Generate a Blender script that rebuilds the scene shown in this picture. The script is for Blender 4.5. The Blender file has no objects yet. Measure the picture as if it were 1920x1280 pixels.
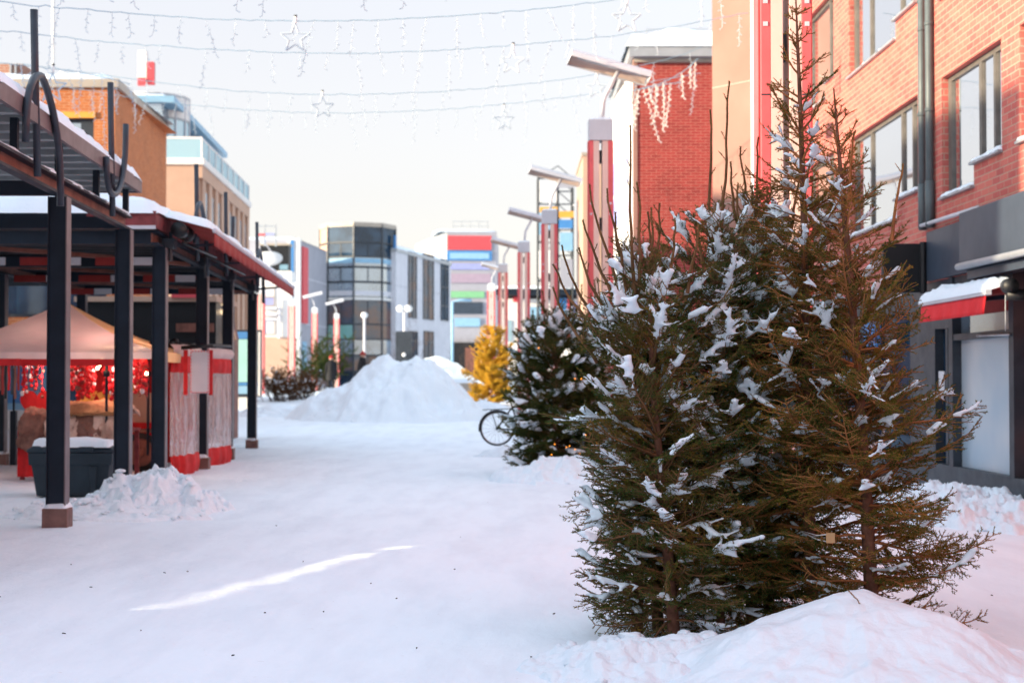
import bpy, bmesh, math, random
import numpy as np
from mathutils import Vector, Matrix, noise

random.seed(7)
rng = np.random.default_rng(7)
scene = bpy.context.scene
COL = scene.collection
R = math.radians
V = Vector

# ---------------------------------------------------------------- camera geometry
F, HEYE = 2933.0, 1.5
PITCH = math.atan(72 / F)


def at(px, py, Y):
    dx, dz = (px - 960) / F, (640 - py) / F
    yd = math.cos(PITCH) - math.sin(PITCH) * dz
    zd = math.sin(PITCH) + math.cos(PITCH) * dz
    s = Y / yd
    return V((dx * s, Y, HEYE + zd * s))


def terrain(x, y):
    t = min(1, max(0, (y - 35) / 40))
    return .7 * t * t * (3 - 2 * t)


class Frame:
    """a vertical plane through two ground points; fn(u, o, z), o points out of the wall"""
    def __init__(s, a, b, flip=False):
        s.a = V((a[0], a[1], 0)); b = V((b[0], b[1], 0))
        s.d = (b - s.a).normalized(); s.len = (b - s.a).length
        s.n = V((s.d.y, -s.d.x, 0)) * (-1 if flip else 1)

    def __call__(s, u, o, z):
        p = s.a + s.d * u + s.n * o
        return V((p.x, p.y, z))

    def u_at(s, px):
        k = (px - 960) / F
        den = s.d.x - k * s.d.y
        return (k * s.a.y - s.a.x) / den

    def z_at(s, px, py):
        u = s.u_at(px)
        return at(px, py, (s.a + s.d * u).y).z


# ---------------------------------------------------------------- mesh building
ORIG = {}


class MB:
    def __init__(s):
        s.v, s.f, s.mi, s.m = [], [], [], 0

    def add(s, vs, fs):
        n = len(s.v)
        s.v += [tuple(p) for p in vs]
        for f in fs:
            s.f.append(tuple(i + n for i in f)); s.mi.append(s.m)
        return s

    def quad(s, a, b, c, d):
        return s.add([a, b, c, d], [(0, 1, 2, 3)])

    def hexa(s, fn, a0, a1, b0, b1, c0, c1):
        vs = [fn(a, b, c) for c in (c0, c1) for b in (b0, b1) for a in (a0, a1)]
        return s.add(vs, [(0, 2, 3, 1), (4, 5, 7, 6), (0, 1, 5, 4), (1, 3, 7, 5), (3, 2, 6, 7), (2, 0, 4, 6)])

    def box(s, x0, x1, y0, y1, z0, z1):
        return s.hexa(lambda a, b, c: V((a, b, c)), x0, x1, y0, y1, z0, z1)

    def bar(s, p0, p1, w, h, up=(0, 0, 1)):
        p0, p1 = V(p0), V(p1)
        d = (p1 - p0).normalized(); up = V(up)
        if abs(d.dot(up)) > .98: up = V((1, 0, 0))
        x = d.cross(up).normalized(); y = x.cross(d).normalized()
        L = (p1 - p0).length
        return s.hexa(lambda a, b, c: p0 + x * a + y * b + d * c, -w / 2, w / 2, -h / 2, h / 2, 0, L)

    def tube(s, pts, r, n=8, cap=True):
        pts = [V(p) for p in pts]
        k = len(pts)
        rs = r if hasattr(r, '__len__') else [r] * k
        vs, fs = [], []
        t0 = (pts[1] - pts[0]).normalized()
        up = V((0, 0, 1)) if abs(t0.z) < .9 else V((1, 0, 0))
        x = t0.cross(up).normalized()
        for i, p in enumerate(pts):
            t = (pts[min(k - 1, i + 1)] - pts[max(0, i - 1)]).normalized()
            x = (x - t * x.dot(t)).normalized(); y = t.cross(x)
            for j in range(n):
                a = 2 * math.pi * j / n
                vs.append(p + (x * math.cos(a) + y * math.sin(a)) * rs[i])
        for i in range(k - 1):
            for j in range(n):
                fs.append((i * n + j, i * n + (j + 1) % n, (i + 1) * n + (j + 1) % n, (i + 1) * n + j))
        if cap:
            fs.append(tuple(range(n - 1, -1, -1))); fs.append(tuple(range((k - 1) * n, k * n)))
        return s.add(vs, fs)

    def ball(s, c, rx, ry=None, rz=None, n=10, m=6):
        ry = ry or rx; rz = rz or rx; c = V(c)
        vs = [c + V((0, 0, rz))]
        for i in range(1, m):
            t = math.pi * i / m
            for j in range(n):
                a = 2 * math.pi * j / n
                vs.append(c + V((rx * math.sin(t) * math.cos(a), ry * math.sin(t) * math.sin(a), rz * math.cos(t))))
        vs.append(c - V((0, 0, rz)))
        fs = [(0, 1 + j, 1 + (j + 1) % n) for j in range(n)]
        for i in range(m - 2):
            for j in range(n):
                a = 1 + i * n
                fs.append((a + j, a + n + j, a + n + (j + 1) % n, a + (j + 1) % n))
        b = 1 + (m - 2) * n
        fs += [(b + j, len(vs) - 1, b + (j + 1) % n) for j in range(n)]
        return s.add(vs, fs)

    def prism(s, pts, off):
        """planar outline pts (3-D) extruded by off"""
        n = len(pts); off = V(off)
        vs = [V(p) for p in pts] + [V(p) + off for p in pts]
        fs = [tuple(range(n - 1, -1, -1)), tuple(range(n, 2 * n))]
        fs += [(i, (i + 1) % n, n + (i + 1) % n, n + i) for i in range(n)]
        return s.add(vs, fs)

    def grid(s, fn, nu, nv):
        vs = [fn(i / nu, j / nv) for j in range(nv + 1) for i in range(nu + 1)]
        w = nu + 1
        return s.add(vs, [(j * w + i, j * w + i + 1, (j + 1) * w + i + 1, (j + 1) * w + i) for j in range(nv) for i in range(nu)])

    def holes(s, fr, u0, u1, z0, z1, hs, depth):
        us = sorted({u0, u1, *[h[0] for h in hs], *[h[1] for h in hs]})
        zs = sorted({z0, z1, *[h[2] for h in hs], *[h[3] for h in hs]})
        us = [u for u in us if u0 <= u <= u1]; zs = [z for z in zs if z0 <= z <= z1]
        def empty(i, j):
            if i < 0 or j < 0 or i >= len(us) - 1 or j >= len(zs) - 1: return False
            u, z = (us[i] + us[i + 1]) / 2, (zs[j] + zs[j + 1]) / 2
            return any(h[0] < u < h[1] and h[2] < z < h[3] for h in hs)
        for i in range(len(us) - 1):
            for j in range(len(zs) - 1):
                a, b, c, d = us[i], us[i + 1], zs[j], zs[j + 1]
                if not empty(i, j):
                    s.quad(fr(a, 0, c), fr(b, 0, c), fr(b, 0, d), fr(a, 0, d)); continue
                if not empty(i - 1, j): s.quad(fr(a, 0, c), fr(a, 0, d), fr(a, -depth, d), fr(a, -depth, c))
                if not empty(i + 1, j): s.quad(fr(b, 0, c), fr(b, 0, d), fr(b, -depth, d), fr(b, -depth, c))
                if not empty(i, j - 1): s.quad(fr(a, 0, c), fr(b, 0, c), fr(b, -depth, c), fr(a, -depth, c))
                if not empty(i, j + 1): s.quad(fr(a, 0, d), fr(b, 0, d), fr(b, -depth, d), fr(a, -depth, d))
        return s

    def build(s, name, mat, parent=None, smooth=False, bevel=0, base=None):
        me = bpy.data.meshes.new(name)
        if parent is not None:
            o0 = ORIG[parent]
        elif base is not None:
            o0 = V(base)
        else:
            xs = np.array(s.v); o0 = V((float(xs[:, 0].mean()), float(xs[:, 1].mean()), float(xs[:, 2].min())))
        me.from_pydata([(p[0] - o0.x, p[1] - o0.y, p[2] - o0.z) for p in s.v], [], s.f)
        mats = mat if isinstance(mat, (list, tuple)) else [mat]
        for m in mats: me.materials.append(m)
        if len(mats) > 1: me.polygons.foreach_set('material_index', s.mi)
        bm = bmesh.new(); bm.from_mesh(me); bmesh.ops.recalc_face_normals(bm, faces=bm.faces); bm.to_mesh(me); bm.free()
        if smooth:
            me.polygons.foreach_set('use_smooth', [True] * len(me.polygons))
        o = bpy.data.objects.new(name, me); COL.objects.link(o)
        if parent is not None:
            o.parent = parent; ORIG[o] = o0
        else:
            o.location = o0; ORIG[o] = o0
        if bevel:
            b = o.modifiers.new('Bevel', 'BEVEL'); b.width = bevel; b.segments = 2; b.limit_method = 'ANGLE'
        return o


def np_obj(name, verts, faces, mat, parent=None, smooth=False, base=(0, 0, 0)):
    """verts (N,3), faces (M,k) in world space"""
    me = bpy.data.meshes.new(name)
    o0 = ORIG[parent] if parent is not None else V(base)
    verts = np.asarray(verts, np.float32) - np.array(o0, np.float32)
    faces = np.asarray(faces, np.int32); M, k = faces.shape
    me.vertices.add(len(verts)); me.vertices.foreach_set('co', verts.ravel())
    me.loops.add(M * k); me.loops.foreach_set('vertex_index', faces.ravel())
    me.polygons.add(M)
    me.polygons.foreach_set('loop_start', np.arange(0, M * k, k, dtype=np.int32))
    if smooth: me.polygons.foreach_set('use_smooth', np.ones(M, bool))
    me.update(calc_edges=True); me.validate()
    me.materials.append(mat)
    o = bpy.data.objects.new(name, me); COL.objects.link(o)
    if parent is not None: o.parent = parent
    else: o.location = o0
    ORIG[o] = o0
    return o


def tag(o, label, cat, group=None, kind=None):
    if label: o['label'] = label
    if cat: o['category'] = cat
    if group: o['group'] = group
    if kind: o['kind'] = kind
    return o


def thing(name, label, cat, loc, group=None):
    o = bpy.data.objects.new(name, None); COL.objects.link(o)
    o.location = V(loc); o.empty_display_size = .2; ORIG[o] = V(loc)
    return tag(o, label, cat, group)


def copy_tree(o, parent=None):
    c = o.copy(); COL.objects.link(c)
    if parent is not None: c.parent = parent
    ORIG[c] = ORIG[o]
    for ch in [x for x in scene.objects if x.parent == o]:
        copy_tree(ch, c)
    return c


# ---------------------------------------------------------------- materials
def lin(c):
    if isinstance(c, str):
        c = [int(c[i:i + 2], 16) / 255 for i in (1, 3, 5)]
        c = [x / 12.92 if x <= .04045 else ((x + .055) / 1.055) ** 2.4 for x in c]
    return (c[0], c[1], c[2], 1)


class N:
    def __init__(s, name):
        s.mat = bpy.data.materials.new(name); s.mat.use_nodes = True
        s.t = s.mat.node_tree; s.t.nodes.clear()
        s.out = s.n('ShaderNodeOutputMaterial')

    def n(s, typ, **kw):
        x = s.t.nodes.new(typ)
        for k, v in kw.items():
            if k in ('operation', 'blend_type', 'data_type', 'noise_dimensions', 'feature', 'distance', 'wave_type', 'bands_direction', 'offset', 'squash', 'offset_frequency', 'vector_type', 'clamp'):
                setattr(x, k, v)
            else:
                x.inputs[k.replace('_', ' ')].default_value = v
        return x

    def l(s, a, b):
        s.t.links.new(a, b)

    def pos(s):
        return s.n('ShaderNodeNewGeometry').outputs['Position']

    def noise(s, vec, scale, detail=4, rough=.55):
        x = s.n('ShaderNodeTexNoise', Scale=scale, Detail=detail, Roughness=rough)
        if vec is not None: s.l(vec, x.inputs['Vector'])
        return x.outputs['Fac']

    def ramp(s, fac, stops):
        x = s.n('ShaderNodeValToRGB')
        e = x.color_ramp.elements
        while len(e) < len(stops): e.new(.5)
        for i, (p, c) in enumerate(stops):
            e[i].position = p; e[i].color = lin(c)
        s.l(fac, x.inputs[0]); return x.outputs[0]

    def mix(s, fac, a, b, mode='MIX'):
        x = s.n('ShaderNodeMix', data_type='RGBA', blend_type=mode)
        for sock, val in ((x.inputs[0], fac), (x.inputs[6], a), (x.inputs[7], b)):
            if hasattr(val, 'links'): s.l(val, sock)
            else: sock.default_value = val
        return x.outputs[2]

    def math(s, op, a, b=None):
        x = s.n('ShaderNodeMath', operation=op)
        for i, val in enumerate((a, b)):
            if val is None: continue
            if hasattr(val, 'links'): s.l(val, x.inputs[i])
            else: x.inputs[i].default_value = val
        return x.outputs[0]

    def bump(s, h, strength, dist=.01):
        x = s.n('ShaderNodeBump', Strength=strength, Distance=dist)
        s.l(h, x.inputs['Height']); return x.outputs[0]

    def bsdf(s, color, rough=.6, metal=0, normal=None, spec=.5, **kw):
        x = s.n('ShaderNodeBsdfPrincipled')
        if hasattr(color, 'links'): s.l(color, x.inputs['Base Color'])
        else: x.inputs['Base Color'].default_value = color
        if hasattr(rough, 'links'): s.l(rough, x.inputs['Roughness'])
        else: x.inputs['Roughness'].default_value = rough
        x.inputs['Metallic'].default_value = metal
        x.inputs['Specular IOR Level'].default_value = spec
        if normal is not None: s.l(normal, x.inputs['Normal'])
        for k, v in kw.items(): x.inputs[k.replace('_', ' ')].default_value = v
        return x

    def done(s, sh):
        s.l(sh.outputs[0] if hasattr(sh, 'outputs') else sh, s.out.inputs[0]); return s.mat


def plain(name, c, rough=.6, var=.15, scale=2.5, bump=.15, bscale=60, metal=0, spec=.4, c2=None, **kw):
    m = N(name); p = m.pos(); c = lin(c)
    d = lin(c2) if c2 else tuple(x * (1 - var * 2) for x in c[:3]) + (1,)
    n1 = m.noise(p, scale, 5, .6)
    col = m.mix(m.ramp(n1, [(.3, (0, 0, 0)), (.7, (1, 1, 1))]), c, d)
    nb = m.bump(m.noise(p, bscale, 3), bump, .004) if bump else None
    rg = m.math('ADD', m.math('MULTIPLY', n1, .25), rough - .12)
    return m.done(m.bsdf(col, rg, metal, nb, spec, **kw))


def brick(name, c1, c2, mort, bw=.285, bh=.085, stain=None):
    m = N(name); p = m.pos()
    sp = m.n('ShaderNodeSeparateXYZ'); m.l(p, sp.inputs[0])
    u = m.math('ADD', sp.outputs[0], sp.outputs[1])
    cv = m.n('ShaderNodeCombineXYZ'); m.l(u, cv.inputs[0]); m.l(sp.outputs[2], cv.inputs[1])
    b = m.n('ShaderNodeTexBrick', Scale=1.0, Mortar_Size=.009, Mortar_Smooth=.2, Bias=-.1, Brick_Width=bw, Row_Height=bh)
    m.l(cv.outputs[0], b.inputs['Vector'])
    b.inputs['Color1'].default_value = lin(c1); b.inputs['Color2'].default_value = lin(c2); b.inputs['Mortar'].default_value = lin(mort)
    n1 = m.noise(p, 1.1, 6, .65)
    col = m.mix(.55, b.outputs['Color'], m.ramp(n1, [(.25, (.55, .5, .5)), (.5, (1, 1, 1)), (.8, (1.0, .9, .85))]), 'MULTIPLY')
    n2 = m.noise(p, 14, 4, .7)
    col = m.mix(m.ramp(n2, [(.55, (0, 0, 0)), (.8, (.35, .35, .35))]), col, lin(stain or mort))
    h = m.math('ADD', m.math('MULTIPLY', b.outputs['Fac'], -1.0), m.math('MULTIPLY', n2, .5))
    return m.done(m.bsdf(col, .85, 0, m.bump(h, .7, .012), .25))


def snowmat(name, bscale=22, b=.5, dist=.02, tint=(.815, .90, .975)):
    m = N(name); p = m.pos()
    n1, n2, n3 = m.noise(p, bscale, 6, .6), m.noise(p, 1.4, 4), m.noise(p, 160, 2)
    col = m.ramp(n2, [(.3, tint), (.7, tuple(x * .95 for x in tint))])
    h = m.math('ADD', n1, m.math('MULTIPLY', n3, .12))
    return m.done(m.bsdf(col, .55, 0, m.bump(h, b, dist), .3))


def glass(name, c, refl=.7, rough=.03, c2=None, tint=(.85, .9, .95)):
    """window pane seen from the street: a dim room behind a reflecting pane, as one surface"""
    m = N(name); p = m.pos()
    n1 = m.noise(p, .5, 3)
    col = m.ramp(n1, [(.4, c), (.6, c2 or c)])
    d = m.n('ShaderNodeBsdfDiffuse'); m.l(col, d.inputs[0])
    g = m.n('ShaderNodeBsdfGlossy', Roughness=rough); g.inputs[0].default_value = lin(tint)
    m.l(m.bump(m.noise(p, .9, 2), .08, .02), g.inputs['Normal'])
    mx = m.n('ShaderNodeMixShader'); mx.inputs[0].default_value = refl
    m.l(d.outputs[0], mx.inputs[1]); m.l(g.outputs[0], mx.inputs[2])
    return m.done(mx)


def emit(name, c, s):
    m = N(name); e = m.n('ShaderNodeEmission', Strength=s); e.inputs[0].default_value = lin(c)
    return m.done(e)


def needle_mat(name, stops, alt):
    m = N(name); g = m.n('ShaderNodeNewGeometry')
    n1 = m.noise(g.outputs['Position'], 2.6, 4, .6)
    n2 = m.noise(g.outputs['Position'], 11, 3, .6)
    fac = m.math('ADD', m.math('ADD', m.math('MULTIPLY', n1, .5), m.math('MULTIPLY', n2, .33)), m.math('MULTIPLY', g.outputs['Random Per Island'], .17))
    col = m.ramp(fac, stops)
    b = m.bsdf(col, .7, 0, None, .08)
    tr = m.n('ShaderNodeBsdfTranslucent'); m.l(col, tr.inputs[0])
    mx = m.n('ShaderNodeMixShader'); mx.inputs[0].default_value = .18
    m.l(b.outputs[0], mx.inputs[1]); m.l(tr.outputs[0], mx.inputs[2])
    return m.done(mx)


M = {}
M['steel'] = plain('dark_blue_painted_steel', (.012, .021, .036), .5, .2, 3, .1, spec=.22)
M['steel_lit_side'] = plain('bounce_lit_steel', (.16, .13, .14), .45, .15, 3, .08)  # pinkish bounced light on the street-side steel put into the colour
M['rust'] = plain('red_primer_steel', (.27, .10, .07), .6, .25, 4, .15)
M['foot'] = plain('brown_footing', (.24, .13, .11), .6, .25, 7, .2)
M['deck'] = plain('grey_roof_decking', (.05, .058, .07), .6, .3, 1.5, .2)
M['decklight'] = plain('pale_joist_paint', (.34, .37, .38), .6, .2, 2, .1)
M['wood'] = plain('maroon_fascia_wood', (.28, .055, .06), .6, .3, 5, .3, 30)
M['pipe'] = plain('ornament_pipe_paint', (.035, .045, .065), .4, .2, 5, .1)
M['snow'] = snowmat('snow')
def packed():
    m = N('trodden_snow'); p = m.pos()
    mp = m.n('ShaderNodeMapping'); mp.inputs['Scale'].default_value = (1.0, .22, 1); mp.inputs['Rotation'].default_value = (0, 0, R(-3)); m.l(p, mp.inputs[0])
    trk = m.noise(mp.outputs[0], 2.2, 5, .6)            # ruts and sweeps along the street
    vo = m.n('ShaderNodeTexVoronoi', Scale=3.1, Randomness=1.0); m.l(p, vo.inputs['Vector'])
    foot = m.ramp(vo.outputs['Distance'], [(.12, (0, 0, 0)), (.30, (1, 1, 1))])
    gate = m.ramp(m.noise(p, .35, 3), [(.42, (1, 1, 1)), (.58, (0, 0, 0))])
    fd = m.mix(gate, foot, (1, 1, 1, 1))
    n1, n3 = m.noise(p, 9, 6, .65), m.noise(p, 70, 3, .7)
    h = m.math('ADD', m.math('ADD', m.math('MULTIPLY', n1, .9), m.math('MULTIPLY', n3, .22)), m.math('ADD', m.math('MULTIPLY', trk, 1.6), m.math('MULTIPLY', fd, .55)))
    col = m.mix(m.ramp(trk, [(.42, (0, 0, 0)), (.66, (.8, .8, .8))]), (.835, .915, .985, 1), (.74, .815, .89, 1))
    grit = m.ramp(m.noise(p, 26, 2, .5), [(.72, (0, 0, 0)), (.78, (.5, .5, .5))])
    col = m.mix(grit, col, (.62, .62, .64, 1))
    return m.done(m.bsdf(col, .6, 0, m.bump(h, .55, .022), .3))


M['snowpack'] = packed()
M['snowlump'] = snowmat('lumpy_snow', 16, .7, .03)
M['brick_o'] = brick('orange_brick', (.50, .15, .042), (.40, .11, .03), (.55, .32, .2))
M['brick_r'] = brick('red_brick', (.58, .16, .125), (.47, .10, .09), (.50, .29, .22), .285, .088, (.40, .36, .35))
M['brick_red'] = brick('deep_red_brick', (.36, .046, .040), (.27, .033, .03), (.42, .16, .13))
M['brick_s'] = brick('brown_brick', (.34, .15, .10), (.28, .12, .09), (.4, .35, .3))
M['peach'] = plain('peach_concrete', (.52, .34, .25), .8, .08, .8, .2, 20)
M['beige'] = plain('sandy_concrete', (.34, .18, .145), .8, .1, .6, .25, 12, c2=(.285, .145, .115))
M['greyed_white'] = plain('greyed_white_render', (.46, .455, .45), .7, .06, .7, .1)  # white greyed to stand out against the sky
M['white'] = plain('white_render', (.74, .72, .70), .7, .06, .7, .1)
M['offwhite'] = plain('grey_white_panel', (.60, .60, .65), .6, .06, .8, .05)
M['lav'] = plain('lavender_grey_panel', (.34, .34, .39), .6, .06, .8, .05)
M['greyfr'] = plain('dark_window_frame', (.035, .045, .06), .45, .2, 4, .05)
M['ltfr'] = plain('tan_window_frame', (.15, .135, .12), .5, .2, 4, .05)
M['pipe_g'] = plain('grey_downpipe', (.10, .13, .14), .45, .15, 3, .1)
M['metal'] = plain('galvanised_sheet', (.40, .42, .45), .4, .1, 2, .05, metal=.3)
M['coping'] = plain('coping_sheet', (.42, .36, .30), .5, .1, 1, .05)
M['glass'] = glass('sky_window_glass', (.04, .05, .06), .86, tint=(.97, .98, 1))
M['glass_b'] = glass('blue_tinted_glass', (.16, .33, .42), .35, .08, (.25, .45, .52))
M['glass_d'] = glass('dark_navy_glass', (.006, .02, .04), .07, .05, (.02, .05, .09))
M['glass_l'] = glass('pale_office_glass', (.22, .30, .36), .45, .06, (.12, .17, .22))
M['glass_w'] = glass('brown_reflecting_glass', (.12, .06, .05), .14, .06, (.04, .06, .09))
M['glass_g'] = glass('green_shop_glass', (.15, .42, .36), .25, .08, (.2, .45, .4))
M['frost'] = glass('frosted_shop_glass', (.50, .54, .58), .30, .3, (.28, .41, .52))
M['red'] = plain('red_lamp_paint', (.80, .13, .14), .45, .1, 3, .05)
M['pinkpanel'] = plain('salmon_lamp_panel', (.85, .58, .50), .5, .08, 2, .1, 120)
M['lampgrey'] = plain('lamp_head_grey', (.60, .61, .66), .45, .08, 2, .05)
M['lampin'] = plain('lamp_reflector', (.62, .47, .40), .5, .05, 2, .02)
M['awn'] = plain('red_awning_cloth', (.75, .012, .02), .7, .08, 4, .2, 200)
M['awn_d'] = plain('maroon_awning_cloth', (.34, .03, .025), .75, .15, 4, .25, 200)
def cloth(name, c, tr=.35):
    m = N(name); p = m.pos(); n1 = m.noise(p, 1.6, 4)
    col = m.ramp(n1, [(.3, c), (.7, tuple(x * .85 for x in c))])
    nb = m.bump(m.noise(p, 9, 3), .3, .02)
    b = m.bsdf(col, .85, 0, nb, .2); t = m.n('ShaderNodeBsdfTranslucent'); m.l(col, t.inputs[0]); m.l(nb, t.inputs['Normal'])
    mx = m.n('ShaderNodeMixShader'); mx.inputs[0].default_value = tr; m.l(b.outputs[0], mx.inputs[1]); m.l(t.outputs[0], mx.inputs[2])
    return m.done(mx)


M['tent'] = cloth('beige_tent_canvas', (.90, .74, .72))
M['tent_lit'] = cloth('yellow_lit_tent_canvas', (.88, .62, .34))  # warm light on the tent's right slope put into the canvas colour
M['redcloth'] = plain('red_stall_cloth', (.66, .015, .018), .75, .2, 4, .2, 150)
M['black'] = plain('matt_black', (.008, .009, .012), .5, .2, 4, .05)
M['rubber'] = plain('tyre_rubber', (.015, .015, .016), .7, .2, 8, .2)
M['chrome'] = plain('brushed_metal', (.5, .5, .52), .3, .1, 5, .05, metal=.9)
M['signgrey'] = plain('charcoal_sign_panel', (.045, .062, .09), .4, .12, 1.2, .03, spec=.3)
M['binmat'] = plain('grey_bin_plastic', (.028, .046, .064), .55, .15, 3, .25, 90, spec=.25)
M['blue'] = plain('bright_blue_panel', (.06, .22, .50), .5, .08, 2, .03)
M['ltblue'] = plain('sky_blue_panel', (.25, .45, .62), .5, .08, 2, .03)
M['lilac'] = plain('lilac_sign_panel', (.30, .33, .62), .5, .08, 2, .03)
M['mauve'] = plain('mauve_sign_panel', (.36, .28, .36), .5, .08, 2, .03)
M['green'] = plain('green_sign_panel', (.20, .46, .24), .5, .08, 2, .03)
M['redsign'] = plain('red_sign_panel', (.64, .07, .085), .5, .06, 2, .03)
M['yellow'] = plain('amber_sign_panel', (.75, .36, .06), .5, .08, 2, .03)
M['teal'] = plain('pale_teal_panel', (.34, .62, .58), .5, .06, 2, .03)
M['bark'] = plain('spruce_bark', (.24, .10, .06), .85, .35, 14, .8, 70)
M['twig'] = plain('spruce_twig', (.52, .20, .07), .8, .3, 6, .2)
M['twig_g'] = plain('dull_spruce_twig', (.28, .13, .055), .8, .3, 6, .2)  # duller brown twig for the green and dark needled trees
M['twig_d'] = plain('bare_twig', (.10, .06, .045), .8, .3, 6, .2)
M['needle_g'] = needle_mat('green_needles', [(.34, (.008, .036, .012)), (.48, (.03, .10, .024)), (.56, (.13, .14, .02)), (.68, (.44, .21, .035))], 0)
M['needle_o'] = needle_mat('olive_needles', [(.34, (.009, .038, .010)), (.48, (.045, .10, .018)), (.57, (.17, .15, .02)), (.69, (.48, .23, .035))], 0)
M['needle_sunlit'] = needle_mat('sunlit_gold_needles', [(.3, (.42, .29, .03)), (.5, (.82, .53, .06)), (.7, (.92, .64, .12))], 0)  # gold of the low sun put into the needle colour
M['needle_k'] = needle_mat('dark_needles', [(.3, (.006, .024, .008)), (.5, (.03, .065, .015)), (.7, (.18, .12, .025))], 0)
M['string'] = plain('pale_light_string', (.50, .58, .66), .5, .1, 8, .0)
M['wire'] = plain('blue_grey_cable', (.26, .38, .48), .5, .1, 8, .0)
M['pale'] = plain('pale_bulb_plastic', (.8, .8, .8), .4, .05, 8, .0)
M['skin'] = plain('skin', (.5, .28, .2), .6, .05, 8, .0)
M['coat'] = plain('black_winter_coat', (.012, .013, .018), .8, .2, 8, .2)
M['hat'] = plain('red_knit_hat', (.42, .03, .03), .9, .2, 20, .3)
M['bulb'] = emit('lit_warm_bulb', (1, .72, .42), 6)
M['bulb_o'] = emit('small_orange_bulb', (1, .30, .03), 1.6)
M['paper'] = plain('white_board', (.62, .61, .64), .6, .04, 4, .03)
M['litter'] = plain('dry_leaf', (.06, .045, .035), .8, .3, 20, .2)
M['box'] = plain('cardboard', (.55, .33, .16), .7, .1, 8, .1)
SUN_E, SKY_E, SKY_SAT, EXPO = 2.75, .12, .35, 1.97
VEIL_LOW, VEIL_MID, VEIL_HIGH = (1.74, 1.46, 1.22, 1), (1.60, 1.52, 1.60, 1), (2.5, 3.25, 4.1, 1)
# ---------------------------------------------------------------- snow helpers
def fbm(x, y, z=0., o=4):
    return noise.fractal(V((x, y, z)), .9, 2.1, o)


def slab(mb, fn, a0, a1, b0, b1, z, h, seed, step=.12, edge=.22, lump=.35, over=.0):
    """pillow of settled snow on a flat top, rounded edges"""
    na, nb = max(4, int((a1 - a0) / step)), max(4, int((b1 - b0) / step))
    def f(i, j):
        a, b = a0 + (a1 - a0) * i, b0 + (b1 - b0) * j
        d = min(a - a0, a1 - a, b - b0, b1 - b)
        e = min(1, max(0, d / edge)); e = math.sqrt(1 - (1 - e) ** 2)
        w = 1 + lump * fbm(a * .9 + seed, b * .9, seed * .37)
        p = fn(a, b, z)
        wob = .03 * fbm(a * 3 + seed, b * 3)
        return V((p.x + wob, p.y + wob, z - (.015 if e == 0 else 0) + h * max(.12, w) * e))
    mb.grid(f, na, nb)
    return mb


def heap(name, label, group, outline_c, rx, ry, h, seed, rough=.12, fr=1.6, n=110, power=1.0, mat='snowlump', peaks=(), chunk=0, cat='snow heap'):
    """a shovelled heap of snow: height field, feathered to the ground, with lumps"""
    cx, cy = outline_c
    vs = []
    def hh(x, y):
        r = math.hypot(x / rx, y / ry)
        ang = math.atan2(y / ry, x / rx)
        r *= 1 + .18 * fbm(math.cos(ang) * 1.5 + seed, math.sin(ang) * 1.5, seed)
        t = max(0, 1 - r)
        b = h * (t * t * (3 - 2 * t)) ** power
        for (qx, qy, qr, qh) in peaks:
            g = max(0, 1 - math.hypot(x - qx, y - qy) / qr); b += qh * g * g * (3 - 2 * g)
        e = min(1, t * 4)
        b += e * rough * (fbm(x * fr + seed, y * fr, seed, 5) + .7 * (.45 - abs(fbm(x * fr * 1.7 + 9, y * fr * 1.7, seed + 1, 3)))) + e * rough * .22 * fbm(x * fr * 4, y * fr * 4, seed + 3, 4)
        if t <= 0: return -.13
        return max(-.13, b - .01 - .12 * max(0, 1 - t * 8))
    mb = MB()
    def f(i, j):
        x, y = (i * 2 - 1) * rx * 1.15, (j * 2 - 1) * ry * 1.15
        return V((cx + x, cy + y, terrain(cx + x, cy + y) + hh(x, y)))
    mb.grid(f, n, n)
    rnd = random.Random(seed)
    for k in range(chunk):
        a, r = rnd.uniform(0, 6.28), rnd.uniform(.15, .95)
        x, y = math.cos(a) * rx * r, math.sin(a) * ry * r
        s = rnd.uniform(.015, .05) * (1.3 - .5 * r)
        lumpy(mb, (cx + x, cy + y, terrain(cx + x, cy + y) + max(0, hh(x, y)) + s * .05), s, rnd)
    o = mb.build(name, M[mat], None, True, base=(cx, cy, terrain(cx, cy)))
    return tag(o, label, cat, group)


def lumpy(mb, c, s, rnd):
    o = rnd.uniform(0, 90)
    n0 = len(mb.v)
    mb.ball((0, 0, 0), s, s * rnd.uniform(.6, 1.4), s * rnd.uniform(.4, .75), 9, 6)
    for i in range(n0, len(mb.v)):
        p = V(mb.v[i]); k = 1 + .75 * noise.noise(p * (1.2 / s) + V((o, 0, 0)))
        mb.v[i] = tuple(V(c) + p * k)


_ico = bmesh.new(); bmesh.ops.create_icosphere(_ico, subdivisions=1, radius=1)
_ico.verts.ensure_lookup_table()
ICOV = np.array([v.co[:] for v in _ico.verts]); ICOF = np.array([[v.index for v in f.verts] for f in _ico.faces]); _ico.free()


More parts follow.
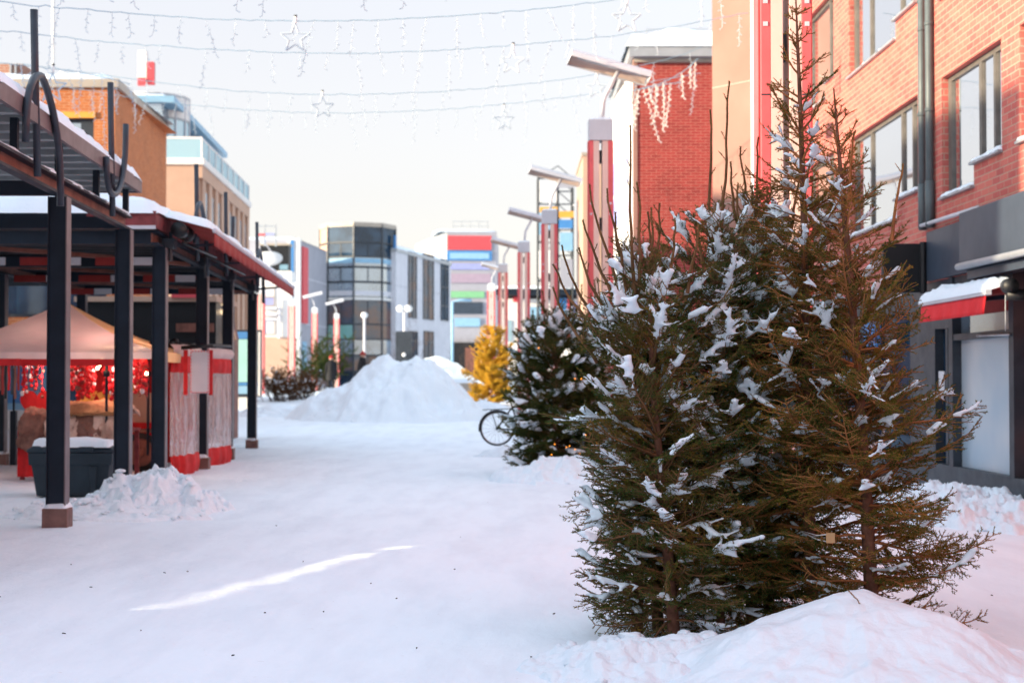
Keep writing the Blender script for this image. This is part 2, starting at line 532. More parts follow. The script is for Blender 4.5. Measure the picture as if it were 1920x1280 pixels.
def blobs_to_mesh(name, blobs, voxel, mat, parent, smooth_it=4):
    """blobs: rows x,y,z,rx,rz merged into one skin of snow"""
    B = np.array(blobs)
    v = (ICOV[None] * np.stack([B[:, 3], B[:, 3], B[:, 4]], 1)[:, None] + B[:, None, :3]).reshape(-1, 3)
    f = (ICOF[None] + (np.arange(len(B)) * len(ICOV))[:, None, None]).reshape(-1, 3)
    o = np_obj('snow_tmp', v, f, mat, None)
    r = o.modifiers.new('r', 'REMESH'); r.mode = 'VOXEL'; r.voxel_size = voxel
    s = o.modifiers.new('s', 'SMOOTH'); s.iterations = smooth_it; s.factor = .5
    bpy.context.view_layer.update()
    dg = bpy.context.evaluated_depsgraph_get()
    me = bpy.data.meshes.new_from_object(o.evaluated_get(dg))
    bpy.data.objects.remove(o)
    n = len(me.vertices); co = np.empty(n * 3, np.float32); me.vertices.foreach_get('co', co)
    co = co.reshape(-1, 3) - np.array(ORIG[parent], np.float32); me.vertices.foreach_set('co', co.ravel())
    me.polygons.foreach_set('use_smooth', np.ones(len(me.polygons), bool))
    me.materials.clear(); me.materials.append(mat); me.name = name
    ob = bpy.data.objects.new(name, me); COL.objects.link(ob); ob.parent = parent; ORIG[ob] = ORIG[parent]
    return ob


# ---------------------------------------------------------------- spruce trees
def seg_mesh(S, n=3):
    """S rows p0(3) p1(3) r0 r1 -> prisms"""
    S = np.asarray(S, float); k = len(S)
    d = S[:, 3:6] - S[:, :3]; L = np.linalg.norm(d, axis=1, keepdims=True) + 1e-9; d /= L
    up = np.where(np.abs(d[:, 2:3]) < .9, [[0, 0, 1.]], [[1., 0, 0]])
    x = np.cross(d, up); x /= np.linalg.norm(x, axis=1, keepdims=True); y = np.cross(x, d)
    vs = []
    for e, (p, r) in enumerate(((S[:, :3], S[:, 6:7]), (S[:, 3:6], S[:, 7:8]))):
        for j in range(n):
            a = 2 * math.pi * j / n
            vs.append(p + (x * math.cos(a) + y * math.sin(a)) * r)
    v = np.stack(vs, 1).reshape(-1, 3)
    b = (np.arange(k) * 2 * n)[:, None]
    f = np.concatenate([b + np.array([[j, (j + 1) % n, n + (j + 1) % n, n + j]]) for j in range(n)], 0)
    return v, f


def needle_mesh(P, dens, nl, nw, g):
    """P rows p0 p1: needles along shoots as slim triangles"""
    P = np.asarray(P, float)
    d = P[:, 3:6] - P[:, :3]; L = np.linalg.norm(d, axis=1); d /= (L[:, None] + 1e-9)
    cnt = np.maximum(1, (L * dens + g.random(len(L))).astype(int))
    idx = np.repeat(np.arange(len(P)), cnt); m = len(idx)
    t = g.random(m)[:, None]
    base = P[idx, :3] * (1 - t) + P[idx, 3:6] * t
    dd = d[idx]
    rv = g.normal(size=(m, 3)); rv[:, 2] += .25
    rv -= dd * (rv * dd).sum(1, keepdims=True); rv /= np.linalg.norm(rv, axis=1, keepdims=True) + 1e-9
    k = g.uniform(.45, .95, (m, 1))
    nd = dd * k + rv * .8; nd /= np.linalg.norm(nd, axis=1, keepdims=True)
    side = np.cross(nd, g.normal(size=(m, 3))); side /= np.linalg.norm(side, axis=1, keepdims=True) + 1e-9
    ln = nl * g.uniform(.65, 1.15, (m, 1))
    v = np.stack([base - side * nw / 2, base + side * nw / 2, base + nd * ln], 1).reshape(-1, 3)
    return v, np.arange(3 * m).reshape(-1, 3)


def poly_branch(p, az, el0, curve, L, n, rnd, jit=.06):
    """points of a branch: elevation el0 + curve(s)"""
    pts = [V(p)]; s = L / n
    for i in range(n):
        t = (i + .5) / n
        e = el0 + curve(t) + rnd.gauss(0, jit); a = az + rnd.gauss(0, jit)
        pts.append(pts[-1] + V((math.cos(e) * math.cos(a), math.cos(e) * math.sin(a), math.sin(e))) * s)
    return pts


def spruce(name, label, group, loc, H, Rm, seed, mat, prof, z0=.12, wh=.17, nw_=6, inter=4, sec=.042, ter=True, dens=270, nl=.0145, nw=.0044,
           snow=.4, voxel=.011, snowr=.03, leaders=(), lean=(0, 0), az_bias=None, snow_top=.95, stem=M['twig'], trunk_r=.035, snow_min=.18, tipup=.5, secl=.42, el0=.24):
    rnd = random.Random(seed); g = np.random.default_rng(seed)
    loc = V(loc)
    if mat in (M['needle_g'], M['needle_k']) and stem is M['twig']: stem = M['twig_g']
    T = thing(name, label, 'tree', loc, group)
    stems, shoots, short, bl = [], [], [], []
    tr = []
    nT = 14
    for i in range(nT + 1):
        t = i / nT
        tr.append(loc + V((lean[0] * t + .012 * math.sin(5 * t + seed), lean[1] * t + .012 * math.cos(4 * t + seed), -.1 + (H + .1) * t)))
    mb = MB(); mb.tube(tr, [trunk_r * (1 - i / nT) ** .8 + .004 for i in range(nT + 1)], 9)
    mb.build('trunk', M['bark'], T, True)
    def tp(z):
        t = min(1, max(0, (z + .1) / (H + .1))) * nT; i = min(nT - 1, int(t))
        return tr[i].lerp(tr[i + 1], t - i)
    def shoot(p0, p1, r0, r1, ned=True):
        stems.append((*p0, *p1, r0, r1))
        if ned: shoots.append((*p0, *p1))
    def lead(p, h, tx=0., side=True):
        q = V(p); n = 8
        for i in range(n):
            q2 = q + V((rnd.gauss(0, .006) + tx * h / n * (1 - .6 * i / n), rnd.gauss(0, .006), h / n))
            shoot(q, q2, .008 * (1 - i / n) + .005, .008 * (1 - (i + 1) / n) + .005); short.extend([(*q, *q2)] * 3)
            if i < n - 1 and side and rnd.random() < .6:
                a = rnd.uniform(0, 6.28); e = rnd.uniform(.6, 1.2); l = rnd.uniform(.03, .08) + (.08 if i < 2 else 0)
                shoot(q2, q2 + V((math.cos(a) * math.cos(e), math.sin(a) * math.cos(e), math.sin(e))) * l, .003, .002)
            q = q2
    def branch(z, az, L, el, t):
        p = tp(z)
        n = max(3, int(L / .09))
        droop = -.35 * (1 - t) - .1
        pts = poly_branch(p, az, el, lambda s: droop * math.sin(s * 2.6) + tipup * s * s * (1 - .3 * t), L, n, rnd)
        r0 = .004 + .010 * L
        hassnow = rnd.random() < snow * (.75 + .5 * min(1, t * 1.6)) and L > snow_min and t < snow_top
        cs, cw = rnd.uniform(.3, .9), rnd.uniform(.12, .34)
        spray = rnd.uniform(.7, 1.25); roll = rnd.gauss(0, .45)
        for i in range(n):
            s = i / n
            shoot(pts[i], pts[i + 1], r0 * (1 - s) + .002, r0 * (1 - s - 1 / n) + .002, s > .25 or t > .6)
            d = (pts[i + 1] - pts[i]).normalized()
            sd = d.cross(V((0, 0, 1)));
            if sd.length < .05: sd = V((math.sin(az), -math.cos(az), 0))
            sd.normalize(); sd = Matrix.Rotation(roll, 3, d) @ sd; upv = sd.cross(d); upv = upv if upv.z > 0 else -upv
            step = (pts[i + 1] - pts[i]).length
            k = max(1, int(step / sec + rnd.random()))
            for q in range(k):
                ss = s + (q + rnd.random()) / k / n
                if ss < .14: continue
                p0 = pts[i].lerp(pts[i + 1], (ss - s) * n)
                for sg in (-1, 1):
                    if rnd.random() < .12: continue
                    l2 = (secl * L * (1 - ss) ** .75 * min(1, ss * 3.2) + .045) * rnd.uniform(.55, 1.15) * spray
                    l2 = min(l2, .42)
                    dv = (d * rnd.uniform(.55, .95) + sd * sg * .8 + upv * rnd.uniform(-.30, .22) + V((0, 0, -.12 * (1 - t)))).normalized()
                    m2 = 2 if l2 < .12 else 3; sdec = hassnow and abs(ss - cs) < cw and rnd.random() < .6
                    pp = p0
                    for w in range(m2):
                        dv2 = (dv + V((rnd.gauss(0, .07), rnd.gauss(0, .07), rnd.gauss(0, .06) + .05 * w))).normalized()
                        pq = pp + dv2 * l2 / m2
                        shoot(pp, pq, .0034 - .0007 * w, .0027 - .0007 * w)
                        if ter and l2 > .09 and w < m2:
                            for sg2 in (-1, 1, -1, 1) if l2 > .16 else (-1, 1):
                                if rnd.random() < .25: continue
                                l3 = l2 * rnd.uniform(.22, .42) * (1 - .22 * w)
                                s2 = dv2.cross(upv).normalized() * sg2
                                e = (dv2 * .8 + s2 * .7 + upv * rnd.uniform(-.25, .2)).normalized()
                                b0 = pp.lerp(pq, rnd.uniform(.2, .9))
                                shoot(b0, b0 + e * l3, .0016, .001)
                        if sdec:
                            fr = 1 - abs(ss - cs) / cw
                            rr = snowr * (.45 + .65 * fr) * rnd.uniform(.45, 1.1) * (1 - .22 * w)
                            for x_ in (0, .33, .66):
                                c = pp.lerp(pq, x_)
                                bl.append((c.x, c.y, c.z + rr * .42, rr, rr * .55))
                        pp = pq
            if hassnow and abs(s - cs) < cw:
                fr = 1 - abs(s - cs) / cw
                rr = snowr * (.4 + .9 * fr) * rnd.uniform(.75, 1.15)
                for x_ in (0, .25, .5, .75):
                    c = pts[i].lerp(pts[i + 1], x_)
                    bl.append((c.x, c.y, c.z + rr * .45, rr, rr * .6))
    z = z0
    while z < H - .06:
        t = z / H
        pr = prof(t)
        n = max(3, int(nw_ * (1 - .35 * t) + rnd.random()))
        a0 = rnd.uniform(0, 6.28)
        for k in range(n):
            az = a0 + 6.283 * k / n + rnd.gauss(0, .18)
            L = Rm * pr * rnd.uniform(.72, 1.12)
            if L < .04: continue
            el = el0 + .62 * t ** 1.2 + rnd.gauss(0, .2)
            branch(z + rnd.gauss(0, .015), az, L, el, t)
        for k in range(int(inter * (1 if t < .75 else .4))):
            zz = z + rnd.uniform(.2, .85) * wh
            L = Rm * prof(min(1, zz / H)) * rnd.uniform(.35, .8)
            if zz < H - .1 and L > .04: branch(zz, rnd.uniform(0, 6.28), L, el0 + .1 + .6 * t + rnd.gauss(0, .25), t)
        z += wh * (1 - .15 * rnd.random()) * (1 if t < .6 else 1.1)
    # the leader
    zt = H - .35; n = 6
    for i in range(n):
        a, b = tp(zt + .35 * i / n), tp(zt + .35 * (i + 1) / n); shoot(a, b, .004, .003)
    for ld_ in leaders:
        lead(loc + V(ld_[:3]), ld_[3], ld_[4] if len(ld_) > 4 else 0.)
    v, f = seg_mesh(stems, 3); np_obj('branches', v, f, stem, T)
    v, f = needle_mesh(shoots, dens, nl, nw, g); 
    if short:
        v2, f2 = needle_mesh(short, dens * 1.6, nl * .85, nw, g); f = np.concatenate([f, f2 + len(v)]); v = np.concatenate([v, v2])
    o = np_obj('foliage', v, f, mat, T)
    nn = len(f)
    if bl:
        blobs_to_mesh('snow_cover', bl, voxel, M['snow'], T)['kind'] = 'stuff'
    print('SPRUCE', name, len(stems), 'segs', nn, 'needles', len(bl), 'blobs')
    return T
# ================================================================ ground
def build_ground():
    xs = sorted(set([-400, -200, -120, -80, -60] + [round(-45 + i * 1.0, 2) for i in range(30)] + [round(-15 + i * .16, 2) for i in range(188)] + [16 + i * 2 for i in range(15)] + [60, 90, 150, 400]))
    ys = sorted(set([-60, -30, -15, -5, 0, 3] + [round(5 + i * .13, 2) for i in range(260)] + [39 + i * .5 for i in range(90)] + [85 + i * 4 for i in range(30)] + [230, 300, 500, 900]))
    v = []
    for y in ys:
        for x in xs:
            z = terrain(x, y)
            if 4 < y < 80 and abs(x) < 20:
                z += .035 * fbm(x * .45, y * .3, 1.3, 3) + .016 * fbm(x * 2.2, y * 2.2, 7, 3) - .01
                e = min(1, max(0, (-3.4 - .057 * y - x) / 1.0))
                z += .02 * e * fbm(x * 4, y * 4, 4, 3)
            v.append((x, y, z))
    w = len(xs)
    f = [(j * w + i, j * w + i + 1, (j + 1) * w + i + 1, (j + 1) * w + i) for j in range(len(ys) - 1) for i in range(w - 1)]
    o = np_obj('snowy_ground', v, f, M['snowpack'], None, True)
    tag(o, 'trodden white snow covering the pedestrian street', 'ground', None, 'structure')


build_ground()
# small bits of leaf and bark trodden into the snow
mb = MB(); rnd = random.Random(3)
for k in range(34):
    y = rnd.uniform(8.2, 24) if k > 18 else rnd.uniform(8.0, 13); x = rnd.uniform(-.34 * y, .10 * y) if k % 4 else rnd.uniform(.22, .34) * y
    s = rnd.choice([.003, .004, .004, .005, .008]); a = rnd.uniform(0, 3.1); l = s * rnd.uniform(1.2, 3.2)
    c, sn = math.cos(a), math.sin(a)
    zz = .012 + .035 * fbm(x * .45, y * .3, 1.3, 3) + .016 * fbm(x * 2.2, y * 2.2, 7, 3) - .01
    mb.prism([(x + c * l, y + sn * l, zz), (x - sn * s * .5, y + c * s * .5, zz + .002), (x - c * l, y - sn * l, zz), (x + sn * s * .5, y - c * s * .5, zz)], (0, 0, .006))
tag(mb.build('leaf_litter', M['litter']), 'scattered dark bits of leaf and bark trodden into the street snow', 'litter', None, 'stuff')

# ================================================================ right side: brick shop building
RF = Frame((6.1 - .012 * 8, 8), (6.1 - .012 * 31.0, 31.0), True)      # u = Y - 8
Tb = thing('shop_building', 'red brick shop building with dark ground floor, upper half lit by the sun', 'building', RF(10, 0, 0))
wins = [(7.5, 10.05, 4.27, 5.6, None), (10.7, 13.2, 4.27, 5.6, 11.8), (14.4, 18.7, 4.24, 5.6, 15.6), (19.9, 22.4, 4.24, 5.6, 20.6),
        (10.7, 13.2, 7.0, 8.5, 11.8), (14.4, 18.7, 6.97, 8.5, 15.6), (19.9, 22.4, 6.97, 8.5, 20.6), (7.5, 10.05, 7, 8.5, None)]
hs = []
for (a, b, zl, zh, sp) in wins:
    if sp is None: hs.append((a, b, zl, zh))
    else: hs += [(a, sp, zl, zh), (sp, b, zl - .29, zh)]
hs.append((-8, 22.99, -.2, 2.86))
mb = MB(); mb.holes(RF, -9, 23, -.1, 10.6, hs, .16)
mb.hexa(RF, -9, 23, -.35, -.2, -.1, 10.6)
mb.quad(RF(-9, -.35, 10.6), RF(23, -.35, 10.6), RF(23, -9, 10.6), RF(-9, -9, 10.6))
mb.quad(RF(23.0, 0, -.1), RF(23.0, -9, -.1), RF(23.0, -9, 10.6), RF(23.0, 0, 10.6))
mb.build('brick_wall', M['brick_r'], Tb)
mb = MB(); slab(mb, RF, -9, 23, -1.5, .12, 10.62, .2, 5, .5); mb.build('roof_snow', M['snow'], Tb, True)
for wi, (a, b, zl, zh, sp) in enumerate(wins):
    fr = MB(); gl = MB()
    parts = [(a, b, zl)] if sp is None else [(a, sp, zl), (sp, b, zl - .29)]
    o = -.10
    for pi, (p, q, z) in enumerate(parts):
        w = .055
        fr.hexa(RF, p, q, o - .04, o + .01, zh - .07, zh)
        fr.hexa(RF, p, q, o - .04, o + .01, z, z + .07)
        fr.hexa(RF, p, p + w, o - .04, o + .008, z + .07, zh - .07)
        fr.hexa(RF, q - (.16 if pi == 1 else w), q, o - .04, o + .009, z + .07, zh - .07)
        cuts = []
        if sp is not None and pi == 0: cuts = [p + (q - p) * .48]
        if pi == 1 and q - p > 2: cuts = [p + (q - p) * .62]
        for c in cuts: fr.hexa(RF, c - .04, c + .04, o - .04, o + .012, z + .07, zh - .07)
        gl.quad(RF(p + .02, o - .02, z + .02), RF(q - .02, o - .02, z + .02), RF(q - .02, o - .02, zh - .02), RF(p + .02, o - .02, zh - .02))
    f = fr.build('window', M['ltfr'], Tb)
    gl.build('pane', M['glass'], f)
    for pi, (p, q, z) in enumerate(parts):
        s = MB(); s.hexa(RF, p - .03, q + .03, -.14, .06, z - .045, z - .012); s.build('sill', M['metal'], f)
        s = MB(); slab(s, RF, p - .02, q + .02, -.10, .06, z - .012, .05 if z < 6 else .02, wi * 3 + pi, .03, .05, .6); s.build('sill_snow', M['snow'], f, True)
for uu in (13.55, 13.92):
    mb = MB(); mb.tube([RF(uu, .07, 3.6), RF(uu, .07, 5.0), RF(uu, .07, 10.5)], .055, 10)
    for z in (4.1, 5.2, 6.4, 7.6): mb.tube([RF(uu, .07, z), RF(uu, .07, z + .05)], .062, 10)
    mb.tube([RF(uu, .07, 3.62), RF(uu, .07, 4.25)], .063, 10)
    mb.build('downpipe', M['pipe_g'], Tb, True)
# ground floor: shop front
mb = MB()
for (u0, u1, z0, z1, o0, o1) in ((9.2, 13.75, -.1, .36, -.2, .02), (9.2, 9.55, .36, 2.86, -.2, .0), (10.25, 10.42, .36, 2.86, -.2, .03), (12.68, 12.86, .36, 2.86, -.2, .03),
                                 (10.42, 12.68, 2.02, 2.10, -.14, .02), (10.42, 12.68, 2.62, 2.86, -.2, .0), (12.86, 13.75, 2.2, 2.86, -.2, -.02), (13.6, 13.75, .36, 2.2, -.2, .0), (8.0, 9.2, -.1, 2.86, -.2, -.01),
                                 (13.1, 13.2, .36, 2.2, -.2, -.03)):
    mb.hexa(RF, u0, u1, o0, o1, z0, z1)
for (u0, u1, z0, z1) in ((14.3, 15.0, -.1, 2.86), (17.2, 17.5, -.1, 2.86), (20, 20.3, -.1, 2.86), (15, 17.2, 2.5, 2.86), (17.5, 20, 2.5, 2.86), (15, 17.2, -.1, .4), (17.5, 20, -.1, .4), (20.3, 22.98, -.1, 2.86), (13.75, 14.3, -.1, 2.86)):
    mb.hexa(RF, u0, u1, -.2, -.03, z0, z1)
sf = mb.build('shop_front', M['greyfr'], Tb)
mb = MB(); mb.quad(RF(10.42, -.09, .34), RF(12.68, -.09, .34), RF(12.68, -.09, 2.03), RF(10.42, -.09, 2.03)); mb.build('frosted_window', M['frost'], sf)
mb = MB(); mb.quad(RF(10.42, -.09, 2.09), RF(12.68, -.09, 2.09), RF(12.68, -.09, 2.64), RF(10.42, -.09, 2.64)); mb.build('transom_window', M['glass_l'], sf)
mb = MB(); mb.hexa(RF, 10.46, 12.3, -.088, -.07, 2.33, 2.6); mb.build('awning_reflection', M['awn_d'], sf)  # red strip drawn as the awning's reflection in the transom panes
for (a, b, z0, z1) in ((12.86, 13.6, .3, 2.25), (15, 17.2, .35, 2.55), (17.5, 20, .35, 2.55)):
    mb = MB(); mb.quad(RF(a, -.12, z0), RF(b, -.12, z0), RF(b, -.12, z1), RF(a, -.12, z1)); mb.build('shop_pane', M['glass_d'], sf)
mb = MB(); mb.tube([RF(10.3, .06, 2.03), RF(11.5, .06, 2.05)], .018, 6); mb.build('wall_conduit', M['chrome'], sf, True)
mb = MB(); mb.hexa(RF, 9.5, 13.75, -.05, .07, 2.87, 3.55); mb.build('fascia_panel', M['signgrey'], Tb, bevel=.006)
mb = MB(); mb.hexa(RF, 5, 11.45, .075, .30, 2.86, 3.57); mb.hexa(RF, 5, 11.4, .02, .22, 2.74, 2.855); mb.build('sign_box', M['signgrey'], Tb, bevel=.012)
mb = MB(); mb.tube([RF(5, .33, 2.86), RF(11.4, .33, 2.9)], .045, 8); mb.build('box_gutter', M['metal'], Tb, True)
mb = MB(); mb.tube([RF(11.3, .10, 3.63), RF(13.95, .10, 3.66)], .028, 8); mb.build('conduit', M['offwhite'], Tb, True)
mb = MB(); mb.tube([RF(10.2, .16, 2.62), RF(11.0, .16, 2.60)], .02, 6); mb.build('conduit', M['metal'], Tb, True)

tag((lambda m: (m.hexa(RF, 13.78, 13.93, .085, .66, 2.72, 3.40), m.tube([RF(13.76, .11, 2.7), RF(13.76, .11, 3.42)], .05, 8), m.build('projecting_sign', M['black'], None, bevel=.01))[2])(MB()),
    'blank black box sign projecting from the brick wall beside the downpipes', 'sign')
o = MB().hexa(RF, 13.25, 13.5, -.035, -.02, 1.35, 1.62).build('notice', M['paper']); tag(o, 'small white paper notice stuck beside the dark shop door', 'notice')
o = MB().hexa(RF, 16.2, 17.0, .10, .18, 2.0, 2.4); o.hexa(RF, 16.2, 17.0, .185, .19, 2.12, 2.2)
o = o.build('shop_sign', [M['blue']]); tag(o, 'small blue shop sign on the wall behind the nearest spruces', 'sign')

# awning over the frosted window
A = thing('awning', 'bright red shop awning topped with snow beside the frosted window', 'awning', RF(10.6, .2, 2.4))
def aw(u, t): return RF(u, .16 + .30 * t, 2.60 - .09 * t)
mb = MB()
mb.hexa(lambda a, b, c: aw(a, b) + V((0, 0, c)), 9.85, 12.55, .0, .95, 0, .012)
mb.build('canvas', M['awn'], A)
mb = MB()
def val(i, j): u = 9.85 + 2.7 * i; return RF(u, .475 + .03 * j + .008 * math.sin(u * 14) * j, 2.46 - .21 * j)
mb.grid(val, 40, 4); v2 = mb.build('valance', M['awn'], A, True); s = v2.modifiers.new('Solid', 'SOLIDIFY'); s.thickness = .004
mb = MB(); mb.hexa(RF, 9.8, 12.6, .42, .50, 2.465, 2.53); mb.build('front_bar', M['lampgrey'], A, bevel=.01)
mb = MB(); mb.tube([RF(9.75, .20, 2.57), RF(12.65, .20, 2.57)], .06, 12); mb.build('roller', M['awn_d'], A, True)
mb = MB(); mb.tube([RF(9.57, .27, 2.56), RF(9.72, .27, 2.56)], .085, 16); mb.hexa(RF, 9.61, 9.71, .0, .3, 2.40, 2.52); mb.build('end_cap', M['black'], A, True)
for (a, b) in ((10.05, 10.45), (12.35, 11.95)):
    mb = MB(); mb.bar(RF(a, .16, 2.46), RF(b, .45, 2.44), .04, .05); mb.build('folding_arm', M['steel'], A)
mb = MB()
def sn(i, j):
    u, t = 9.83 + 2.74 * i, .05 + 1.12 * j
    d = min(i * 2.74, (1 - i) * 2.74, j * .34, (1 - j) * .34); e = min(1, d / .12); e = math.sqrt(1 - (1 - e) ** 2)
    p = aw(u, t); return p + V((0, 0, .008 + (.12 + .05 * fbm(u * 2.2, t * 2, 5) + .02 * fbm(u * 12, t * 9, 2)) * e))
mb.grid(sn, 70, 14); mb.build('snow_cover', M['snow'], A, True)
mb = MB(); mb.tube([RF(9.7, .3, 2.46), RF(9.71, .3, 2.05)], .006, 6); mb.build('crank_rod', M['metal'], A)

# beige end wall behind the lamp
bl = at(1335, 20, 33.2)
BW = Frame((bl.x, bl.y), (RF(23.0, 0, 0).x + .3, RF(23.0, 0, 0).y + .05), False)
if BW.n.y > 0: BW = Frame((bl.x, bl.y), (RF(23.0, 0, 0).x + .3, RF(23.0, 0, 0).y + .05), True)
T = thing('concrete_building', 'sandy concrete end wall between the red brick block and the shop building', 'building', BW(1, 0, 0))
mb = MB(); mb.hexa(BW, 0, BW.len, -6, 0, -.1, 13)
mb.build('end_wall', M['beige'], T)
mb = MB()
for z in (2.7, 5.2, 7.7, 10.2): mb.hexa(BW, .0, BW.len, -.01, .006, z, z + .02)
mb.build('panel_joint', M['coping'], T)
mb = MB(); mb.hexa(BW, 1.12, 1.22, 0, .03, 0, 13); mb.build('pilaster_strip', M['offwhite'], T)

# red brick block with snowy roof
Y0 = 45.0
x0, x1 = at(1195, 300, Y0).x, at(1400, 300, Y0).x
zr = at(1250, 118, Y0).z
T = thing('brick_block', 'deep red windowless brick block with a thick snow roof behind the beige wall', 'building', (x0 + 1, Y0, terrain(x0, Y0)))
mb = MB(); mb.box(x0, x1 + 4, Y0, Y0 + 8, 0, zr); mb.build('brick_wall', M['brick_red'], T)
FW = Frame((x0, Y0), (at(1150, 300, 51).x, 51), False)
if FW.n.x > 0: FW = Frame((x0, Y0), (at(1150, 300, 51).x, 51), True)
mb = MB(); mb.hexa(FW, .0, FW.len, -.5, .06, 0, FW.z_at(1180, 150)); mb.build('street_facade', M['white'], T)
for (za, zb) in ((FW.z_at(1165, 420), FW.z_at(1165, 365)), (FW.z_at(1165, 358), FW.z_at(1165, 296))):
    mb = MB(); mb.hexa(FW, 1.6, FW.len - .2, .062, .075, za, zb); mb.build('window', M['lilac'], T)
mb = MB(); mb.hexa(FW, 2.2, 2.28, .06, .10, 3, FW.z_at(1180, 150)); mb.build('downpipe', M['offwhite'], T)
mb = MB(); mb.box(x0 - .12, x0 + .0, Y0 - .03, Y0 + .2, 0, zr + .1); mb.build('corner_trim', M['beige'], T)
mb = MB(); mb.box(x0 - .25, x1 + 4, Y0 - .35, Y0 + 8, zr + .12, zr + .42); mb.build('eave', M['metal'], T)
mb = MB(); mb.box(x0 - .1, x1 + 4, Y0 - .12, Y0 + 8, zr, zr + .118); mb.build('soffit', M['coping'], T)
mb = MB(); slab(mb, lambda a, b, z: V((a, b, z)), x0 - .35, x1 + 4, Y0 - .4, Y0 + 8, zr + .42, .42, 8, .2, .5, .5); mb.build('roof_snow', M['snow'], T, True)
mb = MB()
for k in range(8): mb.tube([(x0 + .3 + k * .5, Y0 + .3, zr + .4), (x0 + .3 + k * .5, Y0 + .3, zr + 1.05)], .012, 5)
mb.tube([(x0 + .3, Y0 + .3, zr + 1.05), (x0 + 4, Y0 + .3, zr + 1.05)], .012, 5); mb.build('roof_rail', M['metal'], T)

# far right things beyond the lamps
Y1 = 62.0
T = thing('narrow_facade', 'narrow pinkish house end seen just left of the red lamp column', 'building', at(1101, 700, Y1).to_2d().to_3d())
xa, xb = at(1093, 300, Y1).x, at(1160, 300, Y1).x
mb = MB(); mb.box(xa, xb, Y1, Y1 + 6, 0, at(1100, 292, Y1).z); mb.build('wall', M['peach'], T)
mb = MB(); mb.box(xa - .05, xb, Y1 - .05, Y1 + 6, at(1100, 292, Y1).z, at(1100, 286, Y1).z); mb.build('coping', M['coping'], T)
Y2 = 84.0
T = thing('sign_tower', 'tall steel lattice sign tower with blue and amber panels behind the lamps', 'sign tower', (at(1040, 700, Y2).x, Y2, terrain(0, Y2)))
def bx(mb, px0, px1, py0, py1, Y, d=.2): 
    a, b = at(px0, py1, Y), at(px1, py0, Y); mb.box(a.x, b.x, Y, Y + d, a.z, b.z)
mb = MB()
for px in (1009, 1046, 1074):
    for dy in (0, 1.6):
        a = at(px, 330, Y2); mb.tube([(a.x, Y2 + dy, .6), (a.x, Y2 + dy, a.z)], .06, 6)
for py in range(335, 620, 24):
    a, b, c = at(1009, py, Y2), at(1074, py, Y2), at(1046, py - 24, Y2)
    mb.bar(a, b, .06, .06); mb.bar(a, c, .04, .04); mb.bar(c, b, .04, .04)
mb.build('lattice_frame', M['steel'], T)
for (p0, p1, q0, q1, mt, dy) in ((1012, 1044, 340, 378, 'white', -.1), (1012, 1045, 388, 398, 'yellow', -.1), (1048, 1076, 396, 408, 'yellow', -.12), (1011, 1044, 400, 440, 'ltblue', -.1), (1048, 1074, 412, 428, 'blue', -.1), (1050, 1074, 436, 470, 'ltblue', -.1),
                          (1048, 1076, 330, 352, 'lav', -.1), (1010, 1044, 470, 520, 'white', -.1), (1050, 1074, 486, 540, 'lav', -.1)):
    mb = MB(); bx(mb, p0, p1, q0, q1, Y2 + dy, .06); mb.build('sign_panel', M[mt], T)
mb = MB(); a = at(1075, 398, Y2); mb.tube([at(1074, 385, Y2 - .1), at(1086, 385, Y2 - .1)], .03, 6); mb.ball(at(1087, 390, Y2 - .1), .18); mb.build('floodlight', M['lampgrey'], T, True)
Y3 = 90.0
T = thing('low_shop', 'low dark roofed shop with blue windows behind the red lamp columns', 'building', (at(1040, 700, Y3).x, Y3, terrain(0, Y3)))
mb = MB(); bx(mb, 940, 1110, 560, 705, Y3, 5); mb.build('wall', M['white'], T)
mb = MB(); bx(mb, 930, 1112, 541, 553, Y3 - .8, 6); mb.build('roof', M['steel'], T)
mb = MB(); bx(mb, 930, 1112, 536, 541, Y3 - .9, 6); mb.build('roof_snow', M['snow'], T)
for (p0, p1, q0, q1, mt) in ((1042, 1062, 558, 640, 'blue'), (1064, 1074, 556, 640, 'redsign'), (1076, 1100, 566, 640, 'lilac'), (1046, 1060, 600, 604, 'white'), (948, 960, 600, 640, 'glass_b'), (988, 1014, 575, 640, 'ltblue'), (962, 970, 556, 566, 'redsign')):
    mb = MB(); bx(mb, p0, p1, q0, q1, Y3 - .06, .05); mb.build('window', M[mt], T)

# ================================================================ far end of the street
def facade_windows(T, fr, rects, mat, frame_mat=None, o=.0, mull=True):
    """rects in (u0,u1,z0,z1)"""
    for k, (a, b, z0, z1) in enumerate(rects):
        m = mat[k % len(mat)] if isinstance(mat, list) else mat
        mb = MB(); mb.hexa(fr, a, b, o, o + .03, z0, z1); w = mb.build('window', m, T)
        if frame_mat:
            mb = MB()
            t = .07
            mb.hexa(fr, a - t, b + t, o, o + .10, z1, z1 + t); mb.hexa(fr, a - t, b + t, o, o + .12, z0 - t, z0)
            mb.hexa(fr, a - t, a, o, o + .09, z0, z1); mb.hexa(fr, b, b + t, o, o + .09, z0, z1)
            if mull: mb.hexa(fr, (a + b) / 2 - .04, (a + b) / 2 + .04, o + .03, o + .085, z0, z1)
            mb.build('frame', frame_mat, w)

